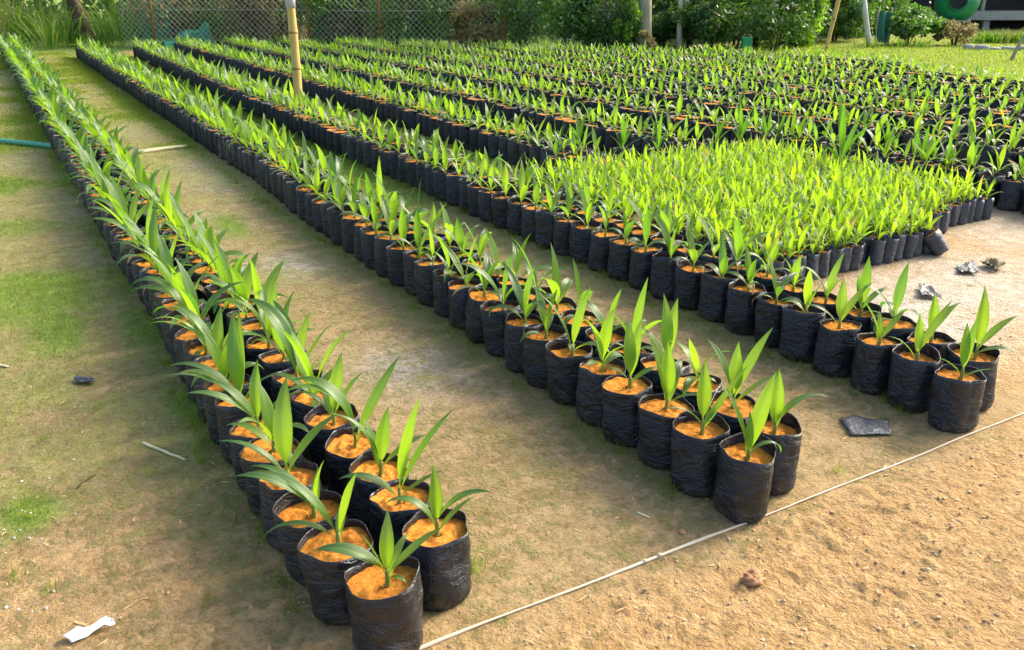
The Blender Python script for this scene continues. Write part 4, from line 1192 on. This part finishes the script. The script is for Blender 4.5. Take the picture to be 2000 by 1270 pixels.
# right side
b1 = px(1556, 94); bush('vine_column', 'tall bright green vine covered bush beside the leaning bamboo pole', b1[0] + .3, b1[1] + .3, .85, .8, 2.6, 4200, .15, M['bush_bright'], 26, 'bush', None, .35)
b1 = px(1655, 86); bush('shrub', 'broad leaved dark shrub behind the leaning white log', b1[0] + .6, b1[1] + 1.0, 1.1, .9, 1.9, 2600, .18, M['bush_dark'], 18, 'shrub')
b1 = px(1780, 90); bush('round_bush', 'rounded deep green bush on the far edge of the lawn', b1[0] + .4, b1[1] + .4, 1.0, .9, 1.15, 3600, .12, M['bush_mid'], 22, 'bush', None, .35, 7)
b1 = px(1868, 92); bush('shrub', 'small brownish shrub between round bush and stone edging', b1[0] + .6, b1[1] + .5, .75, .6, .75, 1300, .11, M['bush_brown'], 12, 'shrub')
b1 = px(1720, 70); bush('shrub', 'green shrub behind the teal sheet and round bush', b1[0] + 1.2, b1[1] + 1.0, 1.4, 1.0, 2.0, 2600, .17, M['bush_mid'], 18, 'shrub')
for k in range(9):
    a = px(1895 + k * 14, 86)
    grass_clump(a[0] + .5, a[1] + .3, random.uniform(.35, .5), 60, .3, 'low green grass clump behind the stone edging', .15, 'grass clumps behind the stone edging')
for k, uu in enumerate((1705, 1760, 1800)):
    a = px(uu, 93); grass_clump(a[0], a[1], .28, 50, .2, 'small grass tuft at the foot of the round bush', .2, 'grass tufts along the lawn edge')

# low stone edging
p0 = np.array(px(1880, 97)); p1 = np.array(px(2060, 99)); dd = (p1 - p0); Ln = np.linalg.norm(dd)
ed = thing('stone_edging', 'low grey stone edging along the back of the lawn', 'edging', (p0[0], p0[1], 0), math.atan2(dd[1], dd[0]))
k = 0.0
while k < Ln:
    w = random.uniform(.2, .5); hh = random.uniform(.06, .16)
    a = np.linspace(0, 2 * math.pi, 10, endpoint=False); rows = []
    for (t_, s_) in ((-.05, .95), (.5, 1), (.85, .9), (1, .6)):
        j_ = RNG.uniform(.92, 1.05, 10)
        rows.append(np.stack([k + w / 2 + np.cos(a) * w * .52 * s_ * j_, np.sin(a) * .16 * s_ * j_, np.full(10, hh * t_)], -1))
    A = np.concatenate(rows); i = np.arange(3)[:, None] * 10; j = np.arange(10)[None]; j2 = (j + 1) % 10
    mb = MB(); mb.add(A, [np.stack([i + j, i + j2, i + 10 + j2, i + 10 + j], -1).reshape(-1, 4), np.array([[30 + q for q in range(10)]])]); mb.obj('stone', M['grey_wall'], ed)
    k += w
# leaning white log
a = px(1700, 92); mb = MB(); tube(mb, [(0, 0, -.05), (-.12, .05, .35), (-.24, .1, .8), (-.35, .15, 1.3)], [.085, .075, .07, .06], 9)
o = mb.obj('white_log', M['white_bark']); o.location = (a[0], a[1], 0); tag(o, 'pale bare log leaning upright at the lawn edge beside the teal sheet', 'log')
# teal sheet hanging on two stakes
a = px(1708, 88); b_ = px(1728, 88)
t = thing('hanging_sheet', 'teal plastic sheet hung on stakes beside the leaning white log', 'sheet', (a[0], a[1], 0), math.atan2(b_[1] - a[1], b_[0] - a[0]))
mb = MB(); n_ = 12; A, B = np.meshgrid(np.linspace(0, 1, n_), np.linspace(0, 1, n_))
Vt = np.stack([A * .36 + .05 * (1 - B), .06 * np.sin(A * 9 + B * 2), .04 + B * .85 + .03 * np.sin(A * 5)], -1).reshape(-1, 3)
i = np.arange(n_ - 1)[:, None] * n_; j = np.arange(n_ - 1)[None]; F = np.stack([i + j, i + j + 1, i + n_ + j + 1, i + n_ + j], -1).reshape(-1, 4)
mb.add(Vt, F); mb.add(Vt + [0, .004, 0], F[:, ::-1]); mb.obj('sheet', M['teal_sheet'], t)
for q in (0, .36):
    mb = MB(); tube(mb, [(q, .02, -.1), (q, .02, 1.0)], .02, 6); mb.obj('stake', M['pale_bark'], t)
# green bucket
a = back(1461, 1.6)
t = thing('bucket', 'small square green plastic bucket in shade at the edge of the far rows', 'bucket', (a[0], a[1], 0), -HEAD)
t.scale = (.62, .62, .72)
mb = MB()
for (z0, z1, w0, w1) in ((.12, .56, .155, .175), (.56, .60, .19, .19)):
    V_ = [(sx * w, sy * w, z) for (z, w) in ((z0, w0), (z1, w1)) for (sx, sy) in ((-1, -1), (1, -1), (1, 1), (-1, 1))]
    mb.add(V_, [np.array([(0, 1, 5, 4), (1, 2, 6, 5), (2, 3, 7, 6), (3, 0, 4, 7), (3, 2, 1, 0), (4, 5, 6, 7)])])
mb.obj('body', M['green_plastic'], t, False)
mb = MB(); aa = np.linspace(0, math.pi, 9); tube(mb, [(math.cos(q) * .18, 0, .58 + .12 * math.sin(q)) for q in aa], .008, 5); mb.obj('handle', M['wire'], t)
mb = MB(); box(mb, -.2, .2, -.2, .2, -.03, .12); mb.obj('block', M['concrete'], t, False)

# house with a raised porch
hx, hy = px(1955, 60)
hr = math.atan2(-(hx), hy) * 1.0
house = thing('house', 'dark house with raised grey porch slab and posts beyond the lawn', 'house', (hx + .6, hy + .6, 0), math.atan2(-.52, .85))
def part(name, m_, parent, *b6):
    mb = MB(); box(mb, *b6); return mb.obj(name, m_, parent, False)
part('porch_slab', M['concrete'], house, -2.6, 4.6, 0, 1.9, .34, .66)
for q in (-2.3, -.3, 1.8, 4.2): part('pier', M['concrete'], house, q - .12, q + .12, .15, .45, -.1, .34)
part('wall', M['interior_shade'], house, -2.5, 4.5, 1.9, 5.5, -.1, 3.0)  # coloured dark to stand for the shaded porch interior
for q in (-2.2, -.55, 1.3, 3.1): part('porch_post', M['pale_bark'], house, q - .06, q + .06, .12, .24, .66, 2.6)
wdw = part('window', M['grey_wall'], house, .0, .95, 1.84, 1.897, 1.2, 2.2)
part('pane', M['interior_shade'], wdw, .08, .87, 1.82, 1.838, 1.28, 2.12)
part('door', M['bark'], house, -1.7, -.85, 1.84, 1.897, .67, 2.5)
mb = MB(); A, B = np.meshgrid(np.linspace(0, 1, 24), np.linspace(0, 1, 5))
Vt = np.stack([1.5 + A * 1.3, 1.0 + .05 * np.sin(A * 40), .75 + B * 1.3], -1).reshape(-1, 3); i = np.arange(4)[:, None] * 24; j = np.arange(23)[None]
F = np.stack([i + j, i + j + 1, i + 24 + j + 1, i + 24 + j], -1).reshape(-1, 4); mb.add(Vt, F); mb.add(Vt + [0, .006, 0], F[:, ::-1])
mb.obj('curtain', M['blue_cloth'], house)
mb = MB(); mb.add([(-3, -.5, 2.45), (5, -.5, 2.45), (5, 3.6, 3.8), (-3, 3.6, 3.8), (-3, 6.2, 2.9), (5, 6.2, 2.9)], [np.array([(0, 1, 2, 3), (3, 2, 5, 4)])])
mb.add([(-3, -.5, 2.39), (5, -.5, 2.39), (5, 3.6, 3.74), (-3, 3.6, 3.74), (-3, 6.2, 2.84), (5, 6.2, 2.84)], [np.array([(3, 2, 1, 0), (4, 5, 2, 3)])])
mb.obj('roof', M['roof'], house, False)
# rubble sacks on the porch
for k in range(4):
    pass
# round green drum on a stand
gx_, gy_ = px(1860, 62)
t = thing('water_drum', 'big round green plastic drum on a pole stand beside the porch', 'drum', (gx_, gy_, 0), -HEAD - .35)
prof = [(0.0, .30), (.10, .30), (.12, .42), (.3, .70), (.62, .76), (.95, .70), (1.1, .55), (1.12, .3)]
a = np.linspace(0, 2 * math.pi, 28, endpoint=False); zc = 1.05
A = np.concatenate([np.stack([r * np.cos(a), np.full(28, q - .5), zc + r * np.sin(a)], -1) for (q, r) in [(.35, .26)] + prof])
k = len(prof) + 1; i = np.arange(k - 1)[:, None] * 28; j = np.arange(28)[None]; j2 = (j + 1) % 28
mb = MB(); mb.add(A, [np.stack([i + j, i + j2, i + 28 + j2, i + 28 + j], -1).reshape(-1, 4), np.array([[(k - 1) * 28 + q for q in range(28)]])]); mb.obj('shell', M['green_plastic'], t)
mb = MB(); mb.add(np.stack([.27 * np.cos(a), np.full(28, -.2), zc + .27 * np.sin(a)], -1), np.array([list(range(28))])); mb.obj('opening_shade', M['interior_shade'], t)  # dark disc painted in for the shade inside the drum
for (sx, sy) in ((-1, -1), (1, -1), (-1, 1), (1, 1)):
    mb = MB(); tube(mb, [(sx * .62, sy * .45, -.1), (sx * .40, sy * .36, .43)], .045, 7); mb.obj('leg', M['pale_bark'], t)
mb = MB(); box(mb, -.5, .5, -.45, .45, .33, .41); mb.obj('platform', M['pale_bark'], t, False)
# pale pole leaning beside the drum
a = px(1838, 62); mb = MB(); tube(mb, [(0, 0, -.1), (.15, -.05, .8), (.36, -.1, 2.1)], [.055, .05, .045], 8)
o = mb.obj('leaning_pole', M['white_bark']); o.location = (a[0], a[1], 0); tag(o, 'pale pole leaning beside the round green drum', 'pole')

# grey shed seen between the trunks
sx_, sy_ = back(1345, 8.5)
shed = thing('shed', 'grey plank shed half hidden behind the slender white trunk', 'shed', (sx_, sy_, 0), -.7)
for k in range(26):
    part('plank', M['grey_wall'], shed, -2.6 + k * .2, -2.6 + k * .2 + .188, random.uniform(-.012, .012), .05, .1, 2.3)
part('wall', M['interior_shade'], shed, -2.6, 2.6, .052, 2.6, -.1, 2.3)
mb = MB(); mb.add([(-2.9, -.4, 2.32), (2.9, -.4, 2.32), (2.9, 3.0, 2.9), (-2.9, 3.0, 2.9), (-2.9, -.4, 2.38), (2.9, -.4, 2.38), (2.9, 3.0, 2.96), (-2.9, 3.0, 2.96)], [np.array([(3, 2, 1, 0), (4, 5, 6, 7), (0, 1, 5, 4), (1, 2, 6, 5), (2, 3, 7, 6), (3, 0, 4, 7)])])
mb.obj('roof', M['roof'], shed, False)

# far wood: a mass of trees behind everything
mb = MB()
path = np.array([(-14, 32), (-4, 32.5), (5, 30.5), (10, 27.5), (14, 24.5), (17, 26), (20, 26.5), (23, 23.5), (26, 21), (28.5, 20.5), (30.5, 25), (36, 31), (48, 32)])
seg = np.linalg.norm(np.diff(path, axis=0), axis=1); cum = np.concatenate([[0], np.cumsum(seg)])
n = 80000
s = RNG.uniform(0, cum[-1], n)
bx2 = np.interp(s, cum, path[:, 0]); by2 = np.interp(s, cum, path[:, 1])
dep_ = RNG.random(n) ** .7 * 3.5
lump = fbm(s * .5, dep_ * .5, 77)
top = 3.2 + 3.0 * fbm(s * .22, s * 0, 55)
z = RNG.random(n) ** 1.9 * top
keep = fbm(s * 1.1, z * 1.1 + dep_, 91, 3) > .40
P = np.stack([bx2 + RNG.normal(0, .4, n), by2 + dep_ + 1.2 * (lump - .5), z + .03], -1)[keep]
tn = np.clip(.55 + 1.6 * (fbm(P[:, 0] * .7, P[:, 2] * .9, 19) - .5) + RNG.normal(0, .15, len(P)), 0, 1)
leafcloud(mb, P, np.tile([-.1, -.5, .5], (len(P), 1)), RNG.uniform(.14, .36, len(P)), tn, .9)
tag(mb.obj('far_wood', M['bush_mid']), 'dark mass of trees and undergrowth behind fence and shed', 'wood', kind='stuff')
